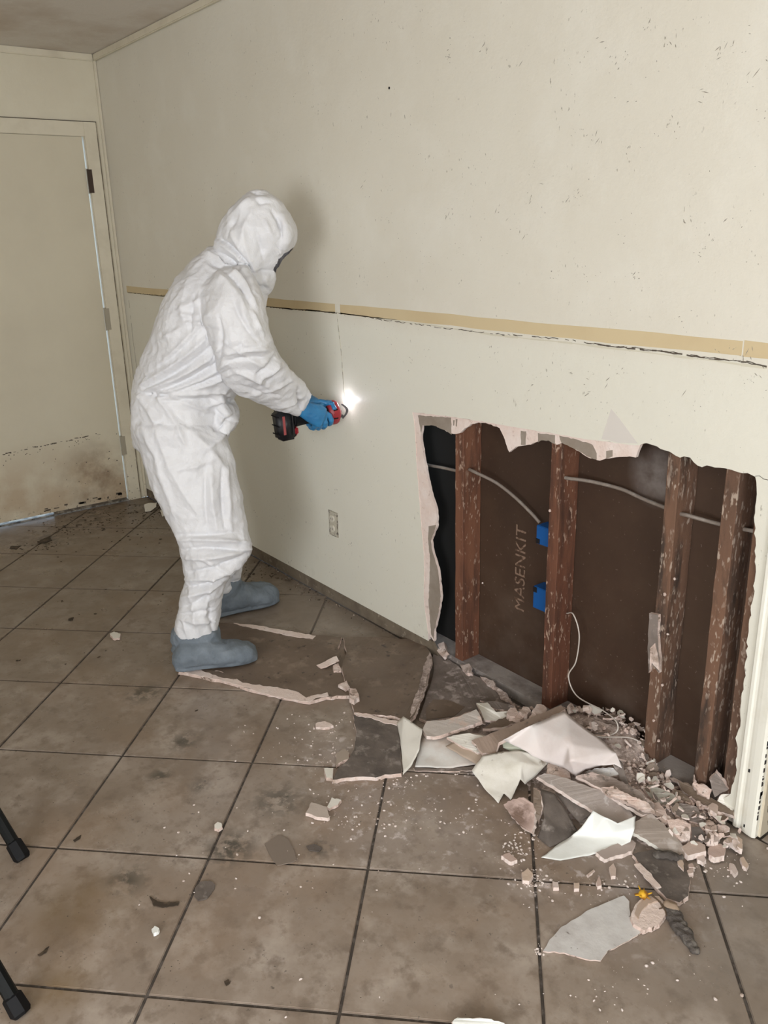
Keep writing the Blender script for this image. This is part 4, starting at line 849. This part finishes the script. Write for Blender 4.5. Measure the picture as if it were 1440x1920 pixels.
piece('drywall_slab', 'brown-backed slab with a rough pink broken ridge, right of the long grey slab', 'drywall piece', [(1080, 1455, .085), (1110, 1447, .09), (1150, 1458, .09), (1195, 1480, .08), (1225, 1505, .06), (1232, 1528, .045), (1205, 1528, .05), (1165, 1505, .065), (1120, 1475, .08)], .07, .012, [M('mixed_slab_face', (.31, .25, .215), .75, [((.62, .50, .45), 9, .46, .52), ((.16, .13, .11), 20, .6, .66)], bump=(30, .004)), m_gyp_o], 6, 1.4)
piece('gypsum_ridge', 'pink gypsum ridge lying on the brown-backed slab', 'gypsum lump', [(1128, 1476, .098), (1150, 1474, .10), (1180, 1490, .092), (1215, 1505, .078), (1228, 1522, .062), (1210, 1520, .066), (1170, 1503, .08), (1140, 1490, .092)], .08, .014, GP, 4, 1.6)
piece('drywall_slab', 'flat taupe slab with a yellow-white paper edge, front of the pile', 'drywall piece', [(1192, 1540, .045), (1222, 1525, .05), (1250, 1552, .04), (1285, 1590, .02), (1290, 1606, .01), (1262, 1600, .012), (1240, 1592, .018), (1180, 1556, .04)], .03, .012, [M('taupe_face', (.36, .30, .255), .7, [((.5, .44, .4), 14, .55, .62)], bump=(30, .002)), m_cream], 6, 1)
piece('drywall_slab', 'rounded brown-pink slab leaning between two pink blocks', 'drywall piece', [(1222, 1505, .055), (1235, 1503, .06), (1248, 1520, .055), (1255, 1540, .04), (1245, 1545, .035), (1232, 1532, .045)], .05, .012, [M('rosy_face', (.42, .32, .27), .75), m_gyp], 5, 1)
piece('drywall_slab', 'pale green-grey board lying below the third stud', 'drywall piece', [(1205, 1475, .055), (1225, 1472, .06), (1262, 1488, .055), (1278, 1500, .045), (1262, 1508, .04), (1250, 1512, .04), (1222, 1500, .05)], .05, .012, [M('greenish_face', (.40, .375, .32), .7, bump=(30, .002)), m_gyp], 5, 1)
piece('drywall_slab', 'small tan slab with bright chipped end, right of the pale green-grey board', 'drywall piece', [(1262, 1480, .055), (1275, 1482, .055), (1294, 1498, .05), (1296, 1504, .045), (1282, 1502, .045), (1266, 1492, .05)], .05, .01, GB, 4, 1)
piece('drywall_slab', 'purplish rough slab in the middle of the right-hand rubble', 'drywall piece', [(1258, 1510, .05), (1275, 1505, .055), (1305, 1512, .05), (1318, 1530, .04), (1320, 1550, .03), (1298, 1540, .035), (1268, 1528, .045)], .05, .012, [m_grey, m_gyp], 5, 1.4)
piece('drywall_slab', 'pink-faced block with crumbling lower half, front of the right-hand rubble', 'drywall piece', [(1250, 1536, .045), (1275, 1535, .05), (1295, 1545, .045), (1293, 1575, .025), (1278, 1578, .022), (1262, 1568, .028)], .04, .018, GP, 5, 1.4)
piece('drywall_slab', 'dark grey square piece beside the crumbling pink block', 'drywall piece', [(1296, 1550, .04), (1312, 1550, .04), (1322, 1562, .03), (1318, 1578, .02), (1296, 1575, .02)], .03, .012, [m_dark, m_gyp], 5, .8)
piece('drywall_slab', 'long brown strip of board along the base of the right part of the opening', 'drywall piece', [(1270, 1465, .05), (1290, 1468, .055), (1320, 1488, .05), (1376, 1520, .045), (1376, 1530, .04), (1345, 1520, .035), (1310, 1505, .04), (1280, 1482, .045)], .05, .012, [m_brown, m_gyp_o], 5, 1)
piece('drywall_slab', 'pointed tan shard standing between the rightmost stud and the casing', 'drywall piece', [(1330, 1462, .10), (1342, 1448, .13), (1356, 1465, .11), (1366, 1480, .09), (1350, 1488, .07), (1340, 1495, .06)], .1, .012, [m_grey, m_gyp], 5, 1)
piece('drywall_slab', 'rough pink broken block at the foot of the rightmost stud', 'drywall piece', [(1302, 1452, .09), (1306, 1468, .07), (1320, 1470, .075), (1335, 1480, .07), (1330, 1498, .05), (1312, 1488, .055), (1300, 1472, .07)], .07, .016, GP, 4, 2)
piece('drywall_slab', 'white painted corner of board left at the bottom of the casing', 'drywall piece', [(1352, 1490, .07), (1370, 1488, .075), (1376, 1510, .05), (1374, 1520, .045), (1345, 1502, .05)], .06, .012, GC, 4, 1)
piece('drywall_slab', 'pink slab with brown dirt on its face, left front of the pile', 'drywall piece', [(944, 1508, .035), (962, 1498, .05), (982, 1495, .06), (1001, 1508, .06), (1003, 1530, .045), (998, 1562, .018), (975, 1548, .02), (958, 1530, .025)], .03, .013, [M('dirty_pink_face', (.55, .41, .36), .8, [((.20, .13, .10), 9, .48, .56, {'mask': [at(FL(975, 1530, .03), .02, .06)]})], bump=(30, .003)), m_gyp_o], 5, 1.3)
piece('drywall_slab', 'upright brown shard beside the dirty pink slab', 'drywall piece', [(1000, 1478, .09), (1012, 1484, .09), (1017, 1515, .06), (1010, 1545, .025), (1002, 1530, .04)], .06, .006, GB, 5, 1)
paper('wall_paper_sheet', 'dark crumpled backing paper in the hollow of the pile', [(1012, 1478, .075), (1040, 1486, .07), (1062, 1520, .04), (1085, 1560, .006), (1068, 1580, .004), (1030, 1588, .004), (1008, 1570, .005), (1020, 1535, .045)], [(0, 1, 7), (1, 2, 7), (2, 3, 4, 7), (7, 4, 5, 6)], m_dark, crum=.008)
paper('wall_paper_sheet', 'torn grey paper strip under the long grey slab', [(1040, 1484, .06), (1075, 1500, .055), (1110, 1524, .045), (1088, 1545, .02), (1065, 1520, .035)], [(0, 1, 4), (1, 2, 3, 4)], m_dark, crum=.006)
# curled bright sheet
paper('wall_paper_sheet', 'bright white paper curled up at the front edge of the pile', [(1015, 1608, .004), (1040, 1588, .008), (1070, 1568, .012), (1090, 1552, .03), (1112, 1520, .075), (1135, 1532, .075), (1158, 1545, .07), (1192, 1530, .07), (1190, 1552, .05), (1182, 1578, .02), (1150, 1592, .008), (1100, 1604, .004), (1050, 1613, .003), (1110, 1570, .012), (1150, 1565, .018)],
      [(0, 1, 12), (1, 2, 11, 12), (2, 3, 13, 11), (3, 4, 5, 13), (5, 6, 14, 13), (6, 7, 8, 14), (14, 8, 9, 10), (13, 14, 10, 11)], m_white, crum=.002)
piece('drywall_piece', 'flat taupe chip with a pink edge under the right end of the curled white paper', 'drywall piece', [(1118, 1598, .012), (1150, 1584, .013), (1185, 1574, .015), (1192, 1580, .015), (1184, 1596, .012), (1150, 1606, .012), (1134, 1611, .012)], .013, .011, [M('taupe_pink_face', (.42, .34, .30), .75), m_gyp_o], 5, 1)
# grey sheet and things in front of the pile
bK = piece('drywall_sheet', 'dark grey backing sheet lying in front of the pile with a pink broken left edge', 'drywall sheet', [(1186, 1602), (1225, 1592), (1262, 1602), (1282, 1622), (1294, 1648), (1290, 1680), (1274, 1692), (1250, 1684), (1228, 1660), (1210, 1632)], .012, .0105, [m_dark, m_gyp], 7, 1.4)
piece('exposed_gypsum', '', '', [(1189, 1620), (1200, 1618), (1218, 1635), (1240, 1663), (1232, 1665), (1212, 1648), (1196, 1629)], .0150, .003, m_gyp_o, 5, 1, 0, bK)
piece('paper_sheet', 'large pale grey paper sheet torn to a leaf shape, front right tiles', 'paper', [(1018, 1783), (1030, 1762), (1052, 1738), (1080, 1722), (1110, 1703), (1142, 1690), (1170, 1679), (1180, 1690), (1182, 1722), (1192, 1740), (1202, 1748), (1178, 1764), (1152, 1778), (1140, 1782), (1126, 1801), (1098, 1798), (1058, 1786)], .005, .0035, [m_flatgrey, m_gyp], 9, 1.2, 0)
tornd = piece('gypsum_disc', 'pink torn gypsum piece beside the pale grey leaf-shaped sheet', 'gypsum lump', [(1183, 1716), (1192, 1695), (1208, 1682), (1235, 1680), (1250, 1698), (1250, 1712), (1236, 1732), (1206, 1744), (1188, 1732)], .013, .011, [m_gyp_o, m_gyp], 5, 1.6)
piece('torn_rim', '', '', [(1190, 1712), (1198, 1694), (1212, 1684), (1236, 1680), (1240, 1688), (1215, 1694), (1203, 1706), (1197, 1722)], .0165, .004, M('rim_tan', (.5, .38, .3), .8), 5, 1.2, 0, tornd)
bm = bmesh.new(); P = FL(1206, 1677, .02); ball(bm, P, (.011, .011, .010))
for k in range(9): a = k*.7; tube(bm, [P+Vector((math.cos(a)*.006, math.sin(a)*.006, 0)), P+Vector((math.cos(a)*.02, math.sin(a)*.02, .010*math.sin(k*2.1)))], .0022, 5, rr=[.003, .0012])
for v in bm.verts: v.co.z = max(v.co.z, .006)
fl = tag(obj('dried_flower', bm, m_yel, None, True), 'small yellow and brown dried flower above the pink torn piece', 'flower')
bm = bmesh.new(); tube(bm, [FL(*p) for p in ((1222, 1678, .018), (1238, 1692, .016), (1248, 1708, .014), (1250, 1718, .012))], .0022, 6); tube(bm, [FL(1236, 1704, .014), FL(1250, 1700, .016)], .0015, 6)
tag(obj('twig', bm, m_twig), 'thin brown twig lying beside the dried flower', 'twig')
def clump(label, pts, r, m, seed, cat, name='lint_clump', flat=.5):
    bm = bmesh.new(); P = spline([FL(*p) for p in pts], 6); rr = random.Random(seed); n = len(P)
    for k, p in enumerate(P): ball(bm, p+Vector((rr.uniform(-.004, .004), rr.uniform(-.004, .004), 0)), (r*(1-.55*abs(k/(n-1)-.35))*rr.uniform(.8, 1.2),)*2+(r*flat,))
    me = fuse(bm, max(.0028, r*.18), 1); c, n_ = arr(me); c = c+n_*(r*.25*ridged(c, 1.4/r*.6, off=seed))[:, None]; c[:, 2] = np.maximum(c[:, 2], .001); put(me, c)
    return tag(link(name, me, m, None, True), label, cat)
clump('dark dusty lint clump trailing away from the pink torn piece', [(1258, 1705, .008), (1268, 1728, .007), (1282, 1748, .006), (1300, 1778, .004)], .016, m_fuzz, 4, 'lint')
clump('tan fluff tuft at the head of the dark lint clump', [(1256, 1696, .014), (1264, 1703, .014)], .012, M('tan_fluff', (.34, .25, .18), .9), 6, 'lint', flat=.7)
clump('soot-dark fluff at the upper edge of the dark grey backing sheet', [(1235, 1602, .018), (1255, 1604, .02), (1275, 1606, .018)], .012, m_fuzz, 7, 'lint')
piece('felt_pad', 'round dark felt-like scrap on a tile joint in the left foreground', 'scrap', [(366, 1664), (376, 1653), (394, 1651), (403, 1658), (401, 1668), (388, 1684), (372, 1688), (364, 1680)], .0035, .003, m_dark, 4, .8, 0)
piece('paper_flake', 'square taupe paper flake lying across a tile joint in the foreground', 'paper', [(496, 1582), (522, 1565), (540, 1572), (552, 1596), (556, 1612), (540, 1618), (520, 1622), (508, 1606)], .0035, .0028, M('taupe_flake', (.22, .175, .14), .7), 6, 1, 0)
piece('paper_flake', 'dark thin flake right of the square taupe flake', 'paper', [(574, 1586), (590, 1582), (604, 1590), (598, 1596), (580, 1594)], .003, .0022, m_dark, 5, .8, 0)
piece('drywall_piece', 'white square drywall chip with a pink front edge, alone on the middle tiles', 'drywall piece', [(573, 1524, .012), (584, 1504, .012), (612, 1512, .012), (618, 1532, .012), (614, 1534, .012), (590, 1530, .012)], .012, .0105, [M('chip_face', (.52, .44, .38), .8, bump=(40, .002)), m_gyp_o], 5, 1, .001)
piece('drywall_piece', 'tan triangular chip touching the white square one', 'drywall piece', [(613, 1513), (622, 1495), (640, 1500), (634, 1508), (618, 1516)], .010, .008, GC, 5, 1)
piece('drywall_piece', 'tan five-sided chip left of the dark stained sheet', 'drywall piece', [(630, 1412), (646, 1403), (655, 1412), (654, 1422), (640, 1428), (630, 1436)], .012, .010, [M('tan_chip', (.40, .33, .27), .8), m_gyp], 5, 1)
piece('drywall_piece', 'pale chip below the five-sided tan chip', 'drywall piece', [(608, 1440), (625, 1440), (624, 1460), (612, 1458)], .010, .009, GC, 5, 1)
piece('drywall_piece', 'pink sliver left of the dark stained sheet', 'drywall piece', [(592, 1356), (610, 1352), (625, 1360), (608, 1364), (592, 1363)], .010, .009, [m_gyp_o, m_gyp], 4, 1)
piece('drywall_piece', 'white paper chip cut off by the bottom edge of the photo', 'drywall piece', [(848, 1916, .02), (858, 1908, .02), (880, 1909, .022), (915, 1910, .024), (945, 1918, .02), (960, 1935, .015), (900, 1950, .01), (850, 1940, .012)], .02, .004, [m_white, m_gyp], 6, 1.5)
piece('paper_flake', 'torn white paper scrap on the floor in the far corner by the door', 'paper', [(270, 946, .01), (278, 943, .014), (294, 942, .014), (293, 950, .01), (282, 958, .006), (272, 959, .004)], .01, .002, m_cream, 4, .6, 0)
piece('paper_flake', 'second pale scrap behind the worker, nearest the far corner', 'paper', [(300, 957, .008), (315, 955, .008), (318, 966, .006), (304, 968, .005)], .01, .002, m_cream, 4, .6, 0)
piece('gypsum_lump', 'pale yellowish crumb by the tile crossing behind the near foot', 'gypsum lump', [(206, 1188), (214, 1184), (226, 1188), (224, 1196), (212, 1197)], .008, .007, [m_cream, m_gyp], 3, 1)
piece('gypsum_lump', 'round white crumb beside a tile joint in the left foreground', 'gypsum lump', [(402, 1546), (408, 1541), (415, 1543), (416, 1550), (409, 1555), (403, 1552)], .009, .008, [m_cream, m_gyp], 3, .6)
piece('gypsum_lump', 'bright white crumb alone on the lower left tile', 'gypsum lump', [(284, 1742), (290, 1736), (298, 1740), (297, 1746), (288, 1750)], .009, .008, [m_white, m_white], 3, .8)
for k, (pts, z, lab) in enumerate((([(1278, 1588), (1292, 1578), (1308, 1578), (1322, 1584), (1324, 1596), (1304, 1600), (1290, 1604), (1284, 1598)], .022, 'pink block with a pale broken front edge, at the front of the right-hand rubble'),
        ([(1328, 1590), (1340, 1582), (1352, 1582), (1361, 1592), (1358, 1604), (1340, 1608), (1330, 1602)], .020, 'rounded pink block right of the one with the pale broken edge'),
        ([(1362, 1572), (1376, 1564), (1392, 1574), (1392, 1592), (1380, 1586)], .024, 'peach-coloured block touching the foot of the casing'),
        ([(1322, 1568), (1336, 1562), (1350, 1568), (1346, 1578), (1336, 1580), (1326, 1576)], .03, 'small pink block behind the rounded pink one'),
        ([(1328, 1510), (1340, 1503), (1347, 1512), (1344, 1526), (1332, 1518)], .045, 'pale pink knob high in the right-hand rubble near the casing'),
        ([(1322, 1552), (1335, 1548), (1344, 1556), (1330, 1560)], .035, 'flat pale pink flake behind the small pink block'),
        ([(1268, 1604), (1276, 1600), (1282, 1618), (1282, 1632), (1272, 1622)], .016, 'cream sliver at the right edge of the dark grey backing sheet'),
        ([(1307, 1604), (1318, 1602), (1324, 1612), (1318, 1617), (1308, 1612)], .012, 'small pink stone-like bit in front of the pink blocks'),
        ([(1288, 1632), (1300, 1628), (1300, 1636), (1290, 1638)], .012, 'whitish bit below the pink blocks'), ([(1291, 1620), (1298, 1618), (1302, 1626), (1292, 1626)], .012, 'whitish bit just above the other below the pink blocks'),
        ([(1388, 1608), (1394, 1606), (1404, 1622), (1400, 1628), (1392, 1622)], .010, 'tan elongated bit on the floor below the casing'), ([(1368, 1618), (1376, 1620), (1384, 1634), (1378, 1640), (1370, 1630)], .010, 'cream elongated bit left of the tan one below the casing'),
        ([(1142, 1626), (1150, 1618), (1155, 1628), (1154, 1642), (1146, 1643)], .010, 'upright cream bit below the taupe chip'), ([(1118, 1654), (1124, 1642), (1128, 1660), (1120, 1662)], .010, 'pale pointed bit on the tile joint'),
        ([(1076, 1656), (1086, 1655), (1086, 1666), (1077, 1666)], .010, 'square white bit on the tile joint left of the pointed one'), ([(1036, 1652), (1046, 1654), (1048, 1664), (1038, 1664)], .010, 'white bit right of the white cluster on the tile crossing'),
        ([(1100, 1640), (1113, 1630), (1115, 1632), (1103, 1643)], .006, 'thin white stick-like bit'), ([(940, 1604), (955, 1598), (970, 1612), (958, 1616)], .012, 'pink-white crumb left of the dirty pink slab'), ([(978, 1636), (990, 1628), (1000, 1640), (992, 1652), (980, 1650)], .012, 'largest crumb of the white cluster on the tile crossing'))):
    piece('gypsum_lump', lab, 'gypsum lump', pts, z, min(z-.001, .016), [M('lump_face_%d' % k, [(.60, .47, .40), (.56, .42, .36), (.62, .48, .38), (.66, .55, .5)][k % 4], .85, bump=(60, .002)), m_gyp_o], 4, .7, .002)
# loose chunks of the heap: one object each, sharing a handful of meshes
protos = []
for k in range(12):
    rr = random.Random(100+k); n = rr.choice((5, 6, 7, 8)); bm = bmesh.new(); th = rr.uniform(.16, .40)
    P = [Vector((math.cos(2*math.pi*i/n+rr.uniform(-.2, .2))*rr.uniform(.6, 1), math.sin(2*math.pi*i/n+rr.uniform(-.2, .2))*rr.uniform(.45, .85), rr.uniform(-.05, .05))) for i in range(n)]
    tv = [bm.verts.new(p) for p in P]; bv = [bm.verts.new(p*rr.uniform(.8, 1.15)-Vector((0, 0, th))) for p in P]
    f = bm.faces.new(tv); bm.faces.new(bv[::-1])
    for i in range(n): g = bm.faces.new((tv[i], bv[i], bv[(i+1) % n], tv[(i+1) % n])); g.material_index = 1
    bmesh.ops.recalc_face_normals(bm, faces=bm.faces); me = bpy.data.meshes.new('drywall_chunk'); bm.to_mesh(me); bm.free()
    me.materials.append([m_grey, m_gyp, m_gyp_o, m_cream, m_brown, m_gyp][k % 6]); me.materials.append([m_gyp, m_gyp_o][k % 2]); protos.append(me)
def inpoly(x, y, P):
    c = False
    for a, b in zip(P, P[1:]+P[:1]):
        if (a.y > y) != (b.y > y) and x < (b.x-a.x)*(y-a.y)/(b.y-a.y)+a.x: c = not c
    return c
def scatter(n, px, smin, smax, label, group, name='drywall_chunk', tilt=.5, zed=mound, seed=1, lift=.0):
    rr = random.Random(seed); P = [FL(*p) for p in px]; x0, x1 = min(p.x for p in P), max(p.x for p in P); y0, y1 = min(p.y for p in P), max(p.y for p in P); k = 0
    while k < n:
        x, y = rr.uniform(x0, x1), rr.uniform(y0, y1)
        if not inpoly(x, y, P): continue
        s = smin+(smax-smin)*rr.random()**2; o = bpy.data.objects.new(name, rr.choice(protos)); COL.objects.link(o)
        z = zed(x, y)+lift+s*.25; sx_ = Vector((s, s*rr.uniform(.6, 1), s*rr.uniform(.6, 1.1))); t = tilt if zed is mound else .06
        o.location = (x, y, max(z, s*.42)); o.scale = sx_; o.rotation_euler = (rr.gauss(0, t), rr.gauss(0, t), rr.uniform(0, 6.28)); face = ['grey-faced', 'all-pink', 'pale pink', 'cream-faced', 'brown-faced', 'all-pink'][protos.index(o.data) % 6]; tag(o, label.replace('small ', 'small '+face+' ').replace('dusty ', 'dusty '+face+' '), 'drywall chunk', face+' '+group); k += 1
scatter(95, [(880, 1350), (960, 1340), (1060, 1345), (1150, 1370), (1215, 1425), (1235, 1455), (1230, 1490), (1160, 1480), (1090, 1470), (1000, 1440), (920, 1400)], .010, .032, 'small jumbled drywall chunk in the middle of the heap under the big papers', 'jumbled chunks in the middle of the heap', seed=2)
scatter(120, [(1205, 1440), (1250, 1470), (1300, 1490), (1372, 1530), (1405, 1590), (1385, 1604), (1320, 1600), (1260, 1592), (1230, 1560), (1190, 1510)], .008, .026, 'small jumbled drywall chunk in the rubble left of the casing', 'jumbled chunks left of the casing', seed=3)
scatter(34, [(1130, 1350), (1165, 1360), (1205, 1395), (1210, 1425), (1170, 1420), (1130, 1390)], .010, .026, 'dusty lump on the heap spilling into the cavity before the third stud', 'dusty lumps inside the cavity', seed=4, lift=.02)
scatter(26, [(1240, 1465), (1290, 1480), (1340, 1490), (1366, 1492), (1350, 1470), (1300, 1462)], .008, .022, 'small rubble bit on the sill between the third stud and the casing', 'bits on the sill', seed=5)
flat = lambda x, y: .001
def crumbs(label, spots, n, smin, smax, m, seed, name='crumbs', cat='crumbs', asp=.6, zed=None):
    rr = random.Random(seed); bm = bmesh.new()
    for (u, v, ru, rv, w_) in spots:
        for _ in range(int(n*w_)):
            p = FL(u+rr.gauss(0, ru), v+rr.gauss(0, rv)); 
            if (p.y > -.006 and not zed) or p.y > .07 or p.x < .02 or p.x > (3.93 if zed else 7): continue
            p.z = max(0, zed(p.x, p.y)-.010) if zed else 0
            s = smin+(smax-smin)*rr.random()**3; t = bmesh.ops.create_icosphere(bm, subdivisions=1, radius=s)['verts'] if s > .0035 else bmesh.ops.create_cone(bm, segments=4, radius1=s, radius2=s*.4, depth=s, cap_ends=True)['verts']
            a = rr.uniform(0, 6.28); ca, sa = math.cos(a), math.sin(a); e = rr.uniform(.4, 1)
            for q_ in t:
                x, y, z = q_.co; x *= rr.uniform(.8, 1.2); y *= e; q_.co = Vector((x*ca-y*sa+p.x, x*sa+y*ca+p.y, max(.0003, p.z+z*asp+s*asp*.5)))
    o = stuff(obj(name, bm, m)); o['label'] = label; o['category'] = cat; return o
crumbs('white and pink gypsum crumbs scattered on the tiles around the pile', [(1000, 1650, 16, 9, 1.1), (1010, 1780, 5, 6, .2), (960, 1605, 18, 14, .7), (1130, 1660, 70, 14, .8), (860, 1540, 60, 26, .5), (740, 1530, 60, 22, .8), (650, 1500, 45, 40, .7), (610, 1420, 45, 25, .7), (600, 1370, 50, 18, .4), (740, 1465, 30, 10, .5), (880, 1450, 60, 10, .6), (980, 1570, 25, 25, .9), (1150, 1850, 120, 40, .5), (1250, 1680, 80, 50, .5), (480, 1560, 120, 90, .4), (1330, 1620, 50, 20, .6), (700, 1640, 200, 110, .2), (560, 1390, 60, 40, .25)], 150, .0006, .0050, M('crumb_white', (.74, .65, .60), .85, [((.5, .4, .34), 60, .5, .6)]), 31)
crumbs('pinkish gypsum grit and small bits covering the heap between the larger chunks', [(1180, 1400, 30, 25, 1), (1240, 1500, 40, 22, 1.3), (1310, 1530, 40, 22, 1.5), (1350, 1560, 28, 22, 1.2), (1220, 1470, 25, 15, .8), (1300, 1480, 30, 12, .6), (960, 1340, 40, 8, .5), (1120, 1370, 30, 15, .6), (900, 1290, 45, 22, .3)], 230, .0012, .0085, m_gyp, 41, 'heap_grit', 'grit', .8, mound); hg = bpy.data.objects['heap_grit']; hg.parent = heap; del hg['category']; del hg['label']
crumbs('dark dirt and leaf bits spread over the floor by the door and corner', [(200, 975, 55, 12, 1.6), (125, 992, 26, 8, 1.0), (265, 955, 22, 9, .9), (80, 1022, 20, 6, .7), (90, 1030, 60, 10, .3), (250, 1005, 50, 15, .4), (230, 1100, 110, 50, .35), (170, 1200, 120, 60, .2), (480, 1075, 30, 14, .8), (600, 1110, 25, 10, .5), (300, 960, 20, 10, .6)], 170, .0012, .0085, m_leafd, 32, 'dirt_bits', 'dirt', .25)
rr = random.Random(77); spots = []
for k in range(26): t = k/25; u = 500+(790-500)*t; v = 1062+(1205-1062)*t; spots.append((u, v, 14, 6, .55))
crumbs('line of dark grit and crumbs on the floor where the baseboard was', spots, 60, .001, .0055, M('grit', (.12, .09, .065), .9, [((.45, .38, .31), 80, .55, .6)]), 33, 'grit', 'grit', .8)
crumbs('fine grit sprinkled over the tiles in the foreground', [(700, 1500, 420, 200, 6), (400, 1750, 260, 110, 2)], 80, .0007, .0022, m_crack, 34, 'fine_grit', 'grit', .5)
for k, (pts, lab) in enumerate((([(137, 1575), (152, 1565), (150, 1572), (140, 1578)], 'brown oval leaf bit near the upper left foreground tile crossing'), ([(70, 1790), (92, 1774), (86, 1786), (74, 1792)], 'brown leaf bit near the lower chair leg'), ([(280, 1680), (296, 1690), (312, 1692), (336, 1690), (334, 1697), (305, 1701), (288, 1698)], 'flat brown smear-like scrap in the left foreground'),
        ([(420, 1840), (428, 1836), (432, 1842), (424, 1848)], 'round dark bit near the bottom edge, left of centre'), ([(20, 1024), (40, 1023), (30, 1030), (18, 1028)], 'brown leaf on the floor before the door'), ([(76, 1012), (94, 1004), (96, 1012), (84, 1018), (70, 1018)], 'dark clump of leaf on the floor before the door'), ([(128, 1160), (138, 1157), (136, 1163), (128, 1163)], 'brown oval bit on the tiles behind the worker'))):
    piece('leaf_bit', lab, 'leaf', pts, .0025, .002, m_leafd, 4, .6, 0)

# ================================================================== CHAIR whose legs enter at the left
ch = tag(empty('stool', (3.05, -1.75, 0)), 'black metal stool with rubber-tipped legs standing at the lower left edge', 'stool')
def leg(u, v, u2, v2, z2, k):
    a = FL(u, v); d = FL(u2, v2, z2)-a; d /= d.z; top = a+d*.46
    bm = bmesh.new(); tube(bm, [a+d*.012, top], .0155, 10, rr=[.0155, .0155]); bmesh.ops.translate(bm, verts=bm.verts, vec=-ch.location); o = obj('leg', bm, m_leg, ch, False)
    bm = bmesh.new(); tube(bm, [a+Vector((0, 0, .0005)), a+d*.006, a+d*.034, a+d*.037], .017, 6, rr=[.018, .022, .0205, .016]); bmesh.ops.translate(bm, verts=bm.verts, vec=-ch.location); obj('rubber_foot', bm, m_blk, o); return top, a
t1, a1 = leg(44, 1612, -2, 1535, .085, 0); t2, a2 = leg(42, 1903, -2, 1828, .075, 1)
off = Vector((-.33, -.26, 0)) 
dirn = (t2-t1); perp = Vector((dirn.y, -dirn.x, 0)).normalized()
if perp.dot(Vector((-.8, -.6, 0))) < 0: perp = -perp
for t, a in ((t1, a1), (t2, a2)):
    bm = bmesh.new(); tt = t+perp*.30; aa = a+perp*.46; aa.z = .012; tube(bm, [aa, tt], .0125, 10); bmesh.ops.translate(bm, verts=bm.verts, vec=-ch.location); o = obj('leg', bm, m_leg, ch)
    bm = bmesh.new(); tube(bm, [Vector((aa.x, aa.y, .0005)), Vector((aa.x, aa.y, .035))], .017, 6); bmesh.ops.translate(bm, verts=bm.verts, vec=-ch.location); obj('rubber_foot', bm, m_blk, o)
c1, c2, c3, c4 = t1, t2, t2+perp*.30, t1+perp*.30
o = slab('seat', [p+Vector((0, 0, .02)) for p in (c1, c2, c3, c4)], (0, 0, -.03), m_leg, ch)
